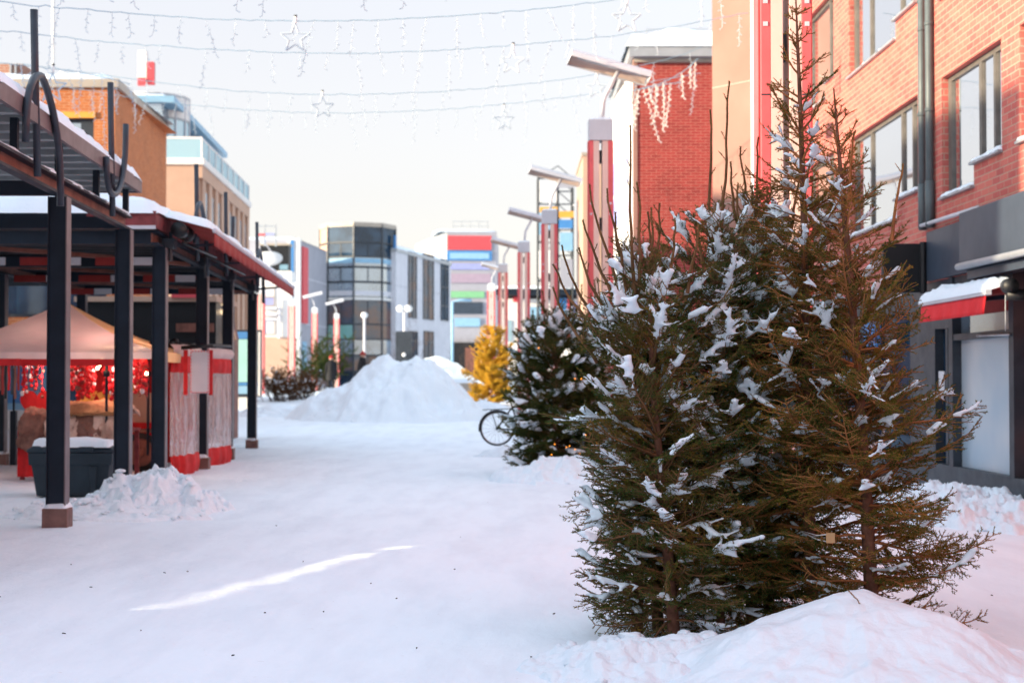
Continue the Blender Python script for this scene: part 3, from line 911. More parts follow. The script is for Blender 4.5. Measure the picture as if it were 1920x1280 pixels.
# octagonal glass tower
YT = 163.0
C0 = at(663, 600, YT); RT = 4.05; cx, cy = C0.x, YT + RT
T = thing('glass_tower', 'octagonal glass corner tower with dark top floor at the street end', 'building', (cx, cy, terrain(0, YT)))
def ov(k, r=RT): a = R(-90 + 45 * k); return (cx + r * math.cos(a), cy + r * math.sin(a))
zt = lambda py: at(663, py, YT).z
mb = MB(); ring = [V((*ov(k, RT * .96), 0)) for k in range(8)]; mb.prism(ring, (0, 0, zt(418))); mb.build('core', M['glass_d'], T)
mb = MB(); mb.prism([V((*ov(k, RT * 1.02), zt(424))) for k in range(8)], (0, 0, zt(416) - zt(424))); mb.build('roof_edge', M['coping'], T)
rows = [(424, 452, 'glass_d'), (456, 479, 'glass_d'), (482, 498, 'glass_l'), (502, 526, 'glass_l'), (530, 556, 'glass_l'), (564, 606, 'glass_w'), (609, 634, 'glass_w'), (637, 664, 'glass_l'), (668, 694, 'glass_w')]
for k in (-2, -1, 0, 1):
    fr = Frame(ov(k), ov(k + 1))
    if fr.n.y > 0: fr = Frame(ov(k), ov(k + 1), True)
    for ri, (q0, q1, g) in enumerate(rows):
        if k == -1 and ri == 6: g = 'glass_g'
        if k == 0 and ri in (5,): g = 'glass_w'
        if k in (-2,) and ri < 2: g = 'peach'  # sun's warmth on the left facet put into the upper window colour
        mb = MB(); mb.hexa(fr, .04, fr.len - .04, -.12, -.02, zt(q1), zt(q0)); w = mb.build('window', M[g], T)
        if ri in (1, 3, 5, 8) and k in (-1, 0):
            mb = MB(); mb.hexa(fr, fr.len / 2 - .05, fr.len / 2 + .05, -.02, .02, zt(q1), zt(q0)); mb.build('mullion', M['greyfr'], w)
        if ri in (2, 4):
            mb = MB(); a = zt(q1) + (zt(q0) - zt(q1)) * (.35 if ri == 2 else .1); mb.hexa(fr, .15, fr.len - .15, -.018, -.01, a, a + .5); mb.build('blind', M['ltblue' if ri == 2 else 'offwhite'], w)
    mb = MB()
    for (q0, q1, g) in rows: mb.hexa(fr, .06, fr.len - .06, -.14, .0, zt(q1 + 3), zt(q1))
    mb.build('transom', M['greyfr'], T)
    mb = MB(); mb.hexa(fr, .0, fr.len, -.1, .03, zt(562), zt(557)); mb.build('white_band', M['white'], T)
mb = MB()
for k in range(-2, 3): mb.tube([(*ov(k, RT * 1.005), .5), (*ov(k, RT * 1.005), zt(420))], .1, 6)
mb.build('corner_post', M['greyfr'], T)
mb = MB(); a = at(741, 600, YT + 4).x; mb.tube([(a, YT + 3.2, .6), (a, YT + 3.2, zt(436))], .16, 8); mb.build('blue_corner_pipe', M['blue'], T)

# grey building right of the tower, receding
G = Frame((at(742, 600, 166).x, 166), (at(845, 600, 187).x, 187), False)
if G.n.y > 0: G = Frame((at(742, 600, 166).x, 166), (at(845, 600, 187).x, 187), True)
T = thing('office_building', 'pale grey office building with tall dark window strips right of the glass tower', 'building', G(5, 0, .7))
zg = G.z_at(742, 472)
mb = MB(); mb.hexa(G, 0, G.len, -1.2, 0, .3, zg); mb.build('wall', M['offwhite'], T)
mb = MB(); mb.hexa(G, -.1, G.len + .1, -1.3, .15, zg, zg + .35); mb.build('parapet', M['metal'], T)
mb = MB(); slab(mb, G, 0, G.len, -1.2, .1, zg + .35, .4, 3, .8); mb.build('roof_snow', M['snow'], T, True)
rects = []
for (p0, p1, q0, q1) in ((765, 780, 474, 595), (793, 812, 478, 598), (768, 782, 622, 676), (794, 812, 622, 676), (826, 840, 488, 600)):
    rects.append((G.u_at(p0), G.u_at(p1), G.z_at((p0 + p1) / 2, q1), G.z_at((p0 + p1) / 2, q0)))
facade_windows(T, G, rects, [M['glass_w'], M['glass_w'], M['glass_d'], M['glass_w'], M['glass_d']], M['greyfr'])
for z in np.arange(3.6, zg - .5, 2.2):
    for (a, b, z0, z1) in rects:
        if z0 < z < z1: mb = MB(); mb.hexa(G, a, b, .03, .07, z - .06, z + .06); mb.build('window_bar', M['greyfr'], T)
mb = MB(); mb.hexa(G, 0, G.len, .0, .02, G.z_at(770, 540) - .04, G.z_at(770, 540)); mb.build('panel_joint', M['lav'], T)

# tall block with coloured sign panels
YS = 205.0
a, b = at(840, 600, YS), at(931, 600, YS); al = at(778, 600, 222)
T = thing('sign_block', 'tall pale block with stacked red, blue and green sign panels at street end', 'building', ((a.x + b.x) / 2, YS, .7))
zs = at(880, 434, YS).z
S = Frame((a.x, YS), (b.x, YS + .5)); S = S if S.n.y < 0 else Frame((a.x, YS), (b.x, YS + .5), True)
mb = MB(); mb.prism([V((a.x, YS, .3)), V((b.x, YS + .5, .3)), V((b.x, YS + 30, .3)), V((al.x, 226, .3))], (0, 0, zs - .3)); mb.build('wall', M['lav'], T)  # front painted lavender grey; its shade against the white side put into colour
SL = Frame((al.x, 226), (a.x, YS)); SL = SL if SL.n.x < 0 else Frame((al.x, 226), (a.x, YS), True)
mb = MB(); mb.hexa(SL, 0, SL.len, .0, .2, .3, zs + .05); mb.build('side_wall', M['greyed_white'], T)
mb = MB(); slab(mb, S, -2, S.len, -12, .1, zs, .35, 3, .9); mb.build('roof_snow', M['snow'], T, True)
for (p0, p1, q0, q1, mt) in ((839, 921, 442, 468, 'redsign'), (838, 922, 470, 488, 'blue'), (843, 917, 474, 485, 'ltblue'), (844, 918, 494, 505, 'lilac'), (844, 920, 513, 530, 'mauve'), (842, 908, 546, 558, 'green'), (846, 905, 566, 588, 'signgrey'), (852, 900, 596, 612, 'ltblue')):
    mb = MB(); mb.hexa(S, S.u_at(p0), S.u_at(p1), .02 if mt != 'ltblue' else .1, .16 if mt != 'ltblue' else .2, at(880, q1, YS).z, at(880, q0, YS).z); mb.build('sign_panel', M[mt], T)
mb = MB(); mb.hexa(S, .3, S.len - .4, .0, .6, .5, at(880, 642, YS).z); mb.build('entrance', M['black'], T)
mb = MB(); mb.hexa(S, S.u_at(872), S.u_at(890), .6, .66, .5, at(880, 652, YS).z); mb.build('door', M['rust'], T)
mb = MB()
for px in (850, 866, 882, 898, 914): p = at(px, 415, YS + 2); mb.tube([(p.x, YS + 2, zs), p], .06, 5)
for py in (415, 424): mb.tube([at(848, py, YS + 2), at(916, py, YS + 2)], .05, 5)
mb.build('roof_rail', M['metal'], T)

# building left of the tower with a red strip
YL = 150.0
T = thing('grey_panel_building', 'lavender grey panel building with one vertical red strip left of the glass tower', 'building', (at(585, 600, YL).x, YL, .7))
GL = Frame((at(556, 600, YL - 2).x, YL - 2), (at(612, 600, YL + 12).x, YL + 12)); GL = GL if GL.n.y < 0 else Frame((at(556, 600, YL - 2).x, YL - 2), (at(612, 600, YL + 12).x, YL + 12), True)
zl = at(580, 452, YL).z
mb = MB(); mb.hexa(GL, 0, GL.len, -8, 0, .3, zl); mb.build('wall', M['lav'], T)
mb = MB(); mb.hexa(GL, GL.u_at(562), GL.u_at(572), .0, .3, GL.z_at(567, 606), GL.z_at(567, 464)); mb.build('red_strip', M['redsign'], T)
mb = MB(); mb.hexa(GL, 0, .8, .0, .25, .3, zl + .1); mb.build('corner_pillar', M['white'], T)
mb = MB(); mb.hexa(GL, GL.u_at(566), GL.u_at(574), .02, .08, .7, GL.z_at(568, 640)); mb.build('door', M['ltblue'], T)
mb = MB()
for py in (526, 610): mb.hexa(GL, 0, GL.len, .0, .03, GL.z_at(585, py), GL.z_at(585, py) + .08)
mb.build('panel_joint', M['offwhite'], T)
mb = MB(); slab(mb, GL, 0, GL.len, -6, .1, zl, .3, 4, .8); mb.build('roof_snow', M['snow'], T, True)
# blue sign pylon
p = at(547, 600, 138)
T = thing('sign_pylon', 'slim white and blue sign pylon rising beside the awning end', 'sign', (p.x, 138, .7))
mb = MB(); bx(mb, 538, 556, 448, 700, 138, .5); mb.build('post', M['white'], T)
mb = MB(); bx(mb, 544, 551, 450, 530, 137.9, .08); mb.build('blue_panel', M['blue'], T)
# white building with the dish
YW = 128.0
T = thing('white_building', 'sunlit white building with pink ground floor and dark attic beyond the canopy', 'building', (at(515, 600, YW).x, YW, .7))
mb = MB(); bx(mb, 455, 546, 508, 632, YW, 2.5); mb.build('wall', M['white'], T)
mb = MB(); bx(mb, 455, 546, 632, 708, YW - .05, 2.5); mb.build('ground_floor', M['peach'], T)
mb = MB(); bx(mb, 488, 541, 460, 508, YW + .4, 1.5); mb.build('attic', M['black'], T)
mb = MB(); bx(mb, 486, 543, 456, 460, YW + .3, 1.7); mb.build('attic_eave', M['coping'], T)
mb = MB(); bx(mb, 524, 540, 496, 506, YW + .32, .06); mb.build('attic_window', M['glass_b'], T)
fw = Frame((at(455, 600, YW).x, YW), (at(546, 600, YW).x, YW)); fw = fw if fw.n.y < 0 else Frame((at(455, 600, YW).x, YW), (at(546, 600, YW).x, YW), True)
rects = [(fw.u_at(p0), fw.u_at(p1), at(500, q1, YW).z, at(500, q0, YW).z) for (p0, p1, q0, q1) in ((494, 513, 540, 556), (494, 513, 558, 572), (496, 514, 600, 626), (470, 486, 540, 572))]
facade_windows(T, fw, rects, [M['offwhite'], M['lilac'], M['offwhite'], M['glass_l']], M['coping'], 0, False)
mb = MB()
for (py, d) in ((576, .5), (588, .4), (596, .3)): mb.hexa(fw, fw.u_at(490), fw.u_at(520), 0, d, at(500, py + 4, YW).z, at(500, py, YW).z)
mb.tube([at(524, 560, YW - .2), at(524, 634, YW - .2)], .12, 6); mb.build('ledge', M['offwhite'], T)
d = at(500, 478, YW - 3)
D = thing('satellite_dish', 'large white satellite dish on the roof above the canopy awning', 'satellite dish', d - V((0, 0, 1.2)))
mb = MB()
def dish(i, j):
    r, a = .02 + .98 * j, 6.2832 * i
    q = V((1.25 * r * math.cos(a), -.0 + .35 * r * r, 1.0 * r * math.sin(a)))
    q = Matrix.Rotation(R(-50), 3, 'X') @ q
    return d + V((q.x, q.y, q.z))
mb.grid(dish, 28, 6); q = mb.build('reflector', M['white'], D, True); s = q.modifiers.new('S', 'SOLIDIFY'); s.thickness = .08
mb = MB(); mb.tube([d + V((0, 0, -.2)), d + V((.3, .3, -1.6))], .1, 6); mb.bar(d + V((.5, -.3, .1)), d + V((-.1, -.8, 1.0)), .06, .06); mb.ball(d + V((-.12, -.8, 1.05)), .2, .2, .25); mb.build('mount', M['offwhite'], D)
D = thing('roof_mast_frame', 'tubular frame with a red and blue banner on the far white roof', 'roof frame', at(500, 458, YW - 1))
mb = MB()
for px in (481, 496, 517): mb.tube([at(px, 462, YW - 1), at(px, 421, YW - 1)], .07, 5)
for py in (424, 440): mb.tube([at(481, py, YW - 1), at(517, py, YW - 1)], .05, 5)
mb.build('pole', M['metal'], D)
mb = MB(); bx(mb, 484, 497, 438, 442, YW - 1.1, .05); mb.build('red_banner', M['redsign'], D)
mb = MB(); bx(mb, 498, 514, 437, 441, YW - 1.1, .05); mb.build('blue_banner', M['lilac'], D)

# ================================================================ left side: orange brick building, white house, peach house
YO = 45.0
xc = at(215, 300, YO).x; zo = at(215, 165, YO).z
OF = Frame((xc - 7.2, YO), (xc, YO)); OF = OF if OF.n.y < 0 else Frame((xc - 7.2, YO), (xc, YO), True)
OS = Frame((xc, YO), (at(312, 300, 53.4).x, 53.4)); OS = OS if OS.n.x > 0 else Frame((xc, YO), (at(312, 300, 53.4).x, 53.4), True)
T = thing('brick_building', 'orange brick corner building with a snowy flat roof behind the market canopies', 'building', (xc - 3, YO + 2, 0))
w0, w1, wz0, wz1 = OF.u_at(92), OF.u_at(173), at(130, 345, YO).z, at(130, 222, YO).z
hs = [(w0, w1, wz0, wz1), (w0 - 1.5, w1 + .4, 3.3, 5.0), (w0 - 1.5, w1, .4, 2.6)]
mb = MB(); mb.holes(OF, 0, 7.2, 0, zo, hs, .25)
mb.quad(OS(0, 0, 0), OS(OS.len, 0, 0), OS(OS.len, 0, zo), OS(0, 0, zo))
mb.quad(OF(0, 0, 0), OF(0, -8.4, 0), OF(0, -8.4, zo), OF(0, 0, zo))
mb.quad(OS(OS.len, 0, 0), OS(OS.len, -7.2, 0), OS(OS.len, -7.2, zo), OS(OS.len, 0, zo))
mb.quad(OF(0, 0, zo), OF(7.2, 0, zo), OF(7.2, -8.4, zo), OF(0, -8.4, zo)); mb.build('brick_wall', M['brick_o'], T)
mb = MB(); mb.hexa(OF, 0, 7.32, -.3, .12, zo, zo + .24); mb.hexa(OS, -.0, OS.len + .1, -.3, .125, zo + .003, zo + .243); mb.build('coping', M['coping'], T)
mb = MB(); slab(mb, OF, 0, 7.2, -8, .1, zo + .24, .22, 5, .4, .4); mb.build('roof_snow', M['snow'], T, True)
for k, h in enumerate(hs):
    mb = MB(); mb.hexa(OF, h[0], h[1], -.24, -.18, h[2], h[3]); w = mb.build('window', M['glass_l' if k < 1 else 'glass_d'], T)
    mb = MB(); c = h[1] - (h[1] - h[0]) * .32
    if k == 0: mb.hexa(OF, c, h[1], -.18, -.10, h[2], h[3])
    mb.hexa(OF, h[0], h[1], -.18, -.12, h[3] - .1, h[3]); mb.hexa(OF, h[0], h[1], -.178, -.12, h[2], h[2] + .1); mb.build('frame', M['greyfr'], w)
    mb = MB(); mb.hexa(OF, h[0] - .1, h[1] + .05, .0, .06, h[3] + .003, h[3] + .18); mb.build('lintel', M['yellow'] if k == 0 else M['coping'], w)
mb = MB(); bx(mb, -60, 42, 120, 150, YO + 3, 4); mb.build('roof_house', M['brick_s'], T)
mb = MB()
for px in (18, 27): bx(mb, px, px + 3, 119, 150, YO + 2.9, .1)
mb.build('roof_duct', M['metal'], T)
mb = MB(); bx(mb, 42, 190, 142, 151, YO + 3, 3); bx(mb, 110, 118, 134, 150, YO + 2.5, .4); bx(mb, 145, 150, 136, 150, YO + 2.5, .4); mb.build('roof_vent', M['white'], T)
o = MB(); p = at(100, 152, YO + 1.5); o.tube([p - V((0, 0, .3)), at(100, -60, YO + 1.5)], .045, 8); o.ball(at(100, -62, YO + 1.5), .08)
tag(o.build('flagpole', M['white'], None, True), 'tall white flagpole on the roof of the orange brick building', 'flagpole')

# white rounded penthouse building behind
YP = 60.0
T = thing('round_building', 'white round ended building with blue glass band behind the orange brick one', 'building', (at(300, 600, YP + 2).x, YP + 2, 0))
ca = at(285, 300, YP + 3.0); rr = at(354, 300, YP + 3).x - ca.x
zA, zB, zC = at(300, 158, YP).z, at(300, 207, YP).z, at(300, 262, YP).z
def cyl(mb, c, r, z0, z1, a0=0, a1=6.2832, n=40):
    return mb.grid(lambda i, j: V((c.x + r * math.cos(a0 + (a1 - a0) * i), c.y + r * math.sin(a0 + (a1 - a0) * i), z0 + (z1 - z0) * j)), n, 1)
mb = MB(); cyl(mb, ca, rr, zB + .0, zA); mb.prism([V((ca.x + rr * .999 * math.cos(k * .3142), ca.y + rr * .999 * math.sin(k * .3142), zA - .02)) for k in range(20)], (0, 0, .02)); mb.build('upper_drum', M['white'], T, True)
mb = MB(); cyl(mb, ca, rr * .985, zC - 3, zB); mb.build('glass_band', M['glass_b'], T, True)
mb = MB()
for k in range(16):
    a = k * 6.2832 / 16 + .1; mb.tube([(ca.x + rr * math.cos(a), ca.y + rr * math.sin(a), zC - 3), (ca.x + rr * math.cos(a), ca.y + rr * math.sin(a), zA)], .03, 5)
mb.build('glazing_bar', M['offwhite'], T)
mb = MB()
for z in (zB, zB + .9): cyl(mb, ca, rr * 1.01, z, z + .07)
mb.build('ledge', M['metal'], T, True)
mb = MB(); mb.box(ca.x - 7, ca.x - .6, YP + 1.0, YP + 6, 0, at(250, 160, YP).z); mb.build('block', M['white'], T)
mb = MB(); p0, p1 = at(258, 153, YP + 3), at(275, 95, YP + 3); mb.box(p0.x, p1.x, YP + 3, YP + 3.3, p0.z, p1.z); mb.build('roof_fin', M['white'], T)
mb = MB(); p0, p1 = at(275, 153, YP + 2.9), at(288, 116, YP + 2.9); mb.box(p0.x, p1.x, YP + 2.9, YP + 3.2, p0.z - .1, p1.z); p0, p1 = at(258, 151, YP + 2.8), at(272, 146, YP + 2.8); mb.box(p0.x, p1.x, YP + 2.8, YP + 2.95, p0.z - .2, p1.z); mb.build('red_fin', M['redsign'], T)

xq = at(378, 300, YP).x; zq = at(345, 309, YP).z
PS = Frame((xq, YP), (at(467, 400, 75).x, 75)); PS = PS if PS.n.x > 0 else Frame((xq, YP), (at(467, 400, 75).x, 75), True)
T = thing('peach_building', 'peach building with pilasters and a glass balustrade on its roof terrace', 'building', (xq - 2, YP + 4, 0))
mb = MB(); mb.hexa(PS, 0, PS.len, -5.5, -.12, 0, zq); mb.build('wall', M['peach'], T)
mb = MB()
for k in range(9):
    u = .35 + k * (PS.len - .9) / 8; mb.hexa(PS, u, u + .7, -.12, .0, 0, zq - .5)
mb.hexa(PS, 0, PS.len, -.125, .03, zq - .5, zq); mb.build('pilaster', M['peach'], T)
mb = MB(); mb.hexa(PS, -.1, PS.len + .1, -5.6, .1, zq, zq + .25); mb.build('cornice', M['white'], T)
for k in range(8):
    u = .35 + .7 + k * (PS.len - .9) / 8
    mb = MB(); mb.hexa(PS, u + .15, u + (PS.len - .9) / 8 - .85, -.11, -.06, zq - 3.2, zq - .9); mb.build('window', M['glass_l'], T)
mb = MB(); z1 = at(345, 258, YP).z
mb.hexa(PS, .1, PS.len, -.06, -.02, zq + .25, z1); 
mb.quad(PS(.1, -.06, zq + .25), PS(.1, -4.5, zq + .25), PS(.1, -4.5, z1), PS(.1, -.06, z1)); mb.build('glass_balustrade', M['glass_b'], T)
mb = MB(); mb.tube([PS(.1, -4.5, z1), PS(.1, -.04, z1), PS(PS.len, -.04, z1)], .05, 6)
for k in range(9): u = .1 + k * (PS.len - .2) / 8; mb.tube([PS(u, -.01, zq + .2), PS(u, -.01, z1)], .035, 5)
mb.build('handrail', M['white'], T)
mb = MB(); z2 = at(355, 230, YP + 1).z + .9; mb.hexa(PS, .4, PS.len + .2, -5, -1.6, zq + .2, z2 - .25); mb.build('penthouse', M['glass_l'], T)
mb = MB(); mb.hexa(PS, .2, PS.len + .4, -5.3, -1.1, z2 - .25, z2); mb.build('penthouse_roof', M['ltblue'], T)
mb = MB(); slab(mb, PS, .3, PS.len + .3, -5.2, -1.15, z2, .16, 5, .5); mb.build('roof_snow', M['snow'], T, True)
mb = MB()
for k in range(3): u = PS.len - 2.5 + k * 1.1; mb.hexa(PS, u, u + .5, -.9, -.4, z1 - .4, z1 + .35)
mb.build('planter', M['signgrey'], T)

# dwellings along the unseen side of the market square: they shade the street and close the view to the left
T = thing('long_building', 'long dark brick building closing the left side of the market square', 'building', (-30, 10, 0))
mb = MB(); mb.box(-34, -26, 6.4, 38, -.1, 11.6); mb.box(-27, -26, -40, .3, -.1, 11.6); mb.box(-26.8, -26.2, .301, 6.4, -.1, 1.2); mb.build('wall', M['brick_s'], T)  # gap between the boxes shaped to let the sun streak through
for z in (2.0, 5.2, 8.4):
    for y in range(9, 37, 3):
        mb = MB(); mb.box(-26.02, -25.97, y, y + 1.4, z, z + 1.6); mb.build('window', M['glass_l'], T)
mb = MB(); slab(mb, lambda a, b, z: V((a, b, z)), -34, -26, 6.4, 38, 11.6, .3, 4, .8); mb.build('roof_snow', M['snow'], T, True)
# ================================================================ left side: steel market canopies
def L(y, o, z): return V((-3.75 - .057 * y + o, y, z))


def hcol(mb, y, o, z0, z1, s=.2):
    mb.hexa(L, y - .1, y - .085, o - s / 2, o + s / 2, z0, z1); mb.hexa(L, y + .085, y + .1, o - s / 2, o + s / 2, z0, z1)
    mb.hexa(L, y - .085, y + .085, o - .006, o + .006, z0, z1)


def column(T, y, o, ztop, foot=.19, m='steel'):
    mb = MB()
    # flanges look up and down the street side, web across
    s = .2
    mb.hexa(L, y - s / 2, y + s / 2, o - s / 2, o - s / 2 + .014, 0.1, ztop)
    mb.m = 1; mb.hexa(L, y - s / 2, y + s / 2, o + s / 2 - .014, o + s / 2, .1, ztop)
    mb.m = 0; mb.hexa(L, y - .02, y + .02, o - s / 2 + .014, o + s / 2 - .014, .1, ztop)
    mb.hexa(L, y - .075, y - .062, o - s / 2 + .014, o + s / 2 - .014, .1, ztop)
    c = mb.build('column', [M[m], M['steel_lit_side']], T, bevel=.003)
    mb = MB(); mb.hexa(L, y - .135, y + .135, o - .13, o + .13, -.1, foot); mb.build('footing', M['foot'], c, bevel=.01)
    mb = MB(); slab(mb, L, y - .13, y + .13, o - .12, o + .12, foot, .05, y, .03, .06, .5); mb.build('footing_snow', M['snow'], c, True)


def channel(mb, y0, y1, o, z0, z1):
    mb.m = 1; mb.hexa(L, y0, y1, o - .03, o - .018, z0 + .03, z1 - .03)
    mb.m = 0; mb.hexa(L, y0, y1, o - .03, o + .07, z0, z0 + .03); mb.hexa(L, y0, y1, o - .03, o + .07, z1 - .03, z1)


def ornament(T, y, up, zb=3.4, sc=1.0):
    """tall rod with a pipe bow: upright bow or hanging bow, fixed outside the beam"""
    o = .14
    mb = MB()
    mb.tube([L(y + .1 * sc, o, zb), L(y, o + .0, 4.2), L(y - .08 * sc, o, 4.93)], .036, 8)
    q = mb.build('ornament_rod', M['pipe'], T, True)
    mb = MB(); pts = []
    if up:
        for k in range(19):
            t = k / 18; a = math.pi * t
            yy = y - .58 * math.cos(a) * (1 if t < .5 else 1.35); zz = 3.62 + .70 * math.sin(a) ** .75
            pts.append(L(yy, o + .06, zz if t < .5 else zz - .42 * (t - .5) * 2))
    else:
        for k in range(19):
            t = k / 18; a = math.pi * t
            yy = y + .0 - .56 * math.cos(a); zz = 4.0 + (.55 * t) - .62 * math.sin(a) ** .7
            pts.append(L(yy, o + .06, zz))
    mb.tube(pts, .036, 8); mb.build('ornament_bow', M['pipe'], T, True)


C1 = thing('market_canopy', 'dark steel market canopy nearest the camera, on columns with brown footings', 'canopy', L(16, -2, 0))
for y in (12.6, 16.1, 19.6):
    column(C1, y, 0, 3.38)
for y in (16.1, 19.6): column(C1, y, -3.8, 3.38)
mb = MB(); channel(mb, 10.6, 19.75, 0, 3.38, 3.57); mb.m = 0; channel(mb, 10.6, 19.75, -3.8, 3.38, 3.57); mb.build('edge_beam', [M['steel'], M['rust']], C1)
for y in (12.6, 16.1, 19.66):
    mb = MB(); mb.hexa(L, y - .05, y + .05, -3.75, -.03, 3.40, 3.55); mb.build('cross_beam', M['steel'], C1)
mb = MB()
for y in (12.6, 14.3, 16.05, 17.9, 19.68): mb.hexa(L, y - .035, y + .035, -.035, .035, 3.57, 3.90); mb.hexa(L, y - .035, y + .035, -3.83, -3.76, 3.57, 3.90)
mb.build('roof_post', M['steel'], C1)
mb = MB(); mb.hexa(L, 10.6, 19.9, -4.3, .16, 3.985, 4.03); mb.build('roof_deck', M['deck'], C1)
mb = MB(); mb.hexa(L, 10.6, 19.9, .12, .165, 3.88, 4.04); mb.hexa(L, 19.87, 19.91, -4.3, .118, 3.881, 4.041); mb.build('roof_edge', M['steel_lit_side'], C1)
for k in range(18):
    y = 10.8 + k * .53
    mb = MB(); mb.hexa(L, y, y + .14, -4.28, .115, 3.90, 3.984); mb.build('joist', M['decklight'], C1)
mb = MB(); slab(mb, L, 10.6, 19.9, -4.3, .16, 4.04, .17, 2, .1, .16, .35); mb.build('roof_snow', M['snow'], C1, True)
mb = MB(); slab(mb, L, 10.6, 19.75, -.02, .065, 3.57, .03, 6, .05, .03, .9); mb.build('beam_snow', M['snow'], C1, True)
ornament(C1, 14.5, True); ornament(C1, 18.05, False)

C2 = thing('market_canopy', 'longer second dark steel canopy with maroon roof edge and a red awning along it', 'canopy', L(28, -2, 0))
ys2 = (22.3, 26.6, 30.1, 34.4)
for y in ys2: column(C2, y, 0, 3.38)
for y in (22.3, 27.8, 34.4): column(C2, y, -3.75, 3.38)
mb = MB(); channel(mb, 21.7, 35.0, 0, 3.38, 3.57); channel(mb, 21.7, 35, -3.75, 3.38, 3.57); mb.build('edge_beam', [M['steel'], M['rust']], C2)
for k, y in enumerate((21.75, 26.1, 30.1, 34.4)):
    mb = MB(); mb.hexa(L, y - .05, y + .05, -8 if k == 0 else -3.7, -.03, 3.385, 3.565); mb.build('cross_beam', M['steel'], C2)
    if k < 3:
        mb = MB(); y2 = (21.75, 26.1, 30.1, 34.4)[k + 1]
        mb.bar(L(y + .1, -3.6, 3.42), L((y + y2) / 2, -1.9, 3.45), .1, .06); mb.bar(L(y2 - .1, -.15, 3.42), L((y + y2) / 2, -1.9, 3.45), .1, .06)
        mb.build('diagonal_brace', M['rust'], C2)
for k, y in enumerate((24, 28.1, 32.2)):
    for j in range(6):
        mb = MB(); mb.hexa(L, y - .02, y + .02, -3.6 + j * .58, -3.6 + j * .58 + (.35 if j % 2 else .56), 3.26, 3.38); mb.build('bunting_strip', M['paper'] if j % 2 else M['awn_d'], C2)
mb = MB(); mb.hexa(L, 21.6, 35.3, -8.2, .02, 3.66, 3.80); mb.build('roof_deck', M['deck'], C2)
for k in range(26):
    mb = MB(); y = 21.9 + k * .52; mb.hexa(L, y, y + .08, -8, .0, 3.60, 3.659); mb.build('joist', M['deck'], C2)
mb = MB(); mb.hexa(L, 21.55, 21.598, -.9, .06, 3.60, 3.83); mb.hexa(L, 21.57, 35.3, .022, .06, 3.60, 3.83); mb.build('fascia_board', M['wood'], C2)
mb = MB(); mb.hexa(L, 21.56, 21.597, -8.2, -.901, 3.62, 3.81); mb.build('front_fascia', M['steel'], C2)  # rest of the front fascia, its shade put in as dark steel colour
mb = MB(); mb.hexa(L, 21.54, 21.56, -.9, .06, 3.58, 3.63); mb.build('fascia_batten', M['lampgrey'], C2)
mb = MB(); slab(mb, L, 21.5, 35.3, -8.2, .10, 3.81, .25, 11, .12, .35, .5); slab(mb, L, 22.3, 26.5, -2.6, -.5, 3.98, .26, 3, .12, .5, .5); slab(mb, L, 21.9, 24, -6.5, -3.5, 3.98, .12, 3, .15, .5, .5)
mb.build('roof_snow', M['snow'], C2, True)
ornament(C2, 24.9, True); ornament(C2, 28.6, False); ornament(C2, 34.0, True)

# maroon awning along the canopy
A = thing('awning', 'long maroon awning with a snowy rim hanging along the second canopy', 'awning', L(29, .5, 3.4))
mb = MB(); mb.hexa(lambda y, t, c: L(y, .10 + .66 * t, 3.80 - .17 * t + c), 22.3, 36.0, 0, 1, 0, .012); mb.build('canvas', M['awn_d'], A)
mb = MB()
def val(i, j):
    y = 22.3 + 13.7 * i
    return L(y, .775 + .02 * math.sin(y * 9) * j, 3.61 - (.20 + .015 * math.sin(y * 18)) * j)
mb.grid(val, 240, 3); v2 = mb.build('valance', M['awn_d'], A, True); s = v2.modifiers.new('Solid', 'SOLIDIFY'); s.thickness = .004
mb = MB(); mb.tube([L(22.3, .77, 3.63), L(36.0, .77, 3.63)], .035, 8); mb.build('front_bar', M['offwhite'], A, True)
for y in (22.4, 26, 29.6, 33.2):
    mb = MB(); mb.tube([L(y, .13, 3.62), L(y + .0, .13, 3.2)], .03, 6)
    mb.bar(L(y, .14, 3.42), L(y + .8, .5, 3.5), .05, .04); mb.bar(L(y + .8, .5, 3.5), L(y + 1.4, .74, 3.58), .04, .035)
    mb.box(L(y, .1, 0).x - .07, L(y, .1, 0).x + .1, y - .12, y + .12, 3.38, 3.52); mb.build('folding_arm', M['greyfr'], A)
mb = MB()
for y in (22.0, 22.6): mb.tube([L(y, .3, 3.62), L(y + .28, .3, 3.62)], .11, 12)
mb.tube([L(22.2, .34, 3.45), L(24.5, .5, 3.42)], .025, 6); mb.tube([L(24.6, .34, 3.45), L(28.5, .5, 3.42)], .02, 6)
mb.build('crank_gear', M['black'], A, True)
mb = MB()
def snA(i, j):
    y, t = 22.2 + 13.7 * i, -.05 + 1.0 * j
    d = min(i * 13.7, (1 - i) * 13.7, j * .7, (1 - j) * .7); e = min(1, d / .14); e = math.sqrt(1 - (1 - e) ** 2)
    return L(y, .10 + .66 * t, 3.815 - .17 * t + (.13 + .07 * fbm(y * .8, t, 3)) * e)
mb.grid(snA, 160, 10); mb.build('snow_cover', M['snow'], A, True)

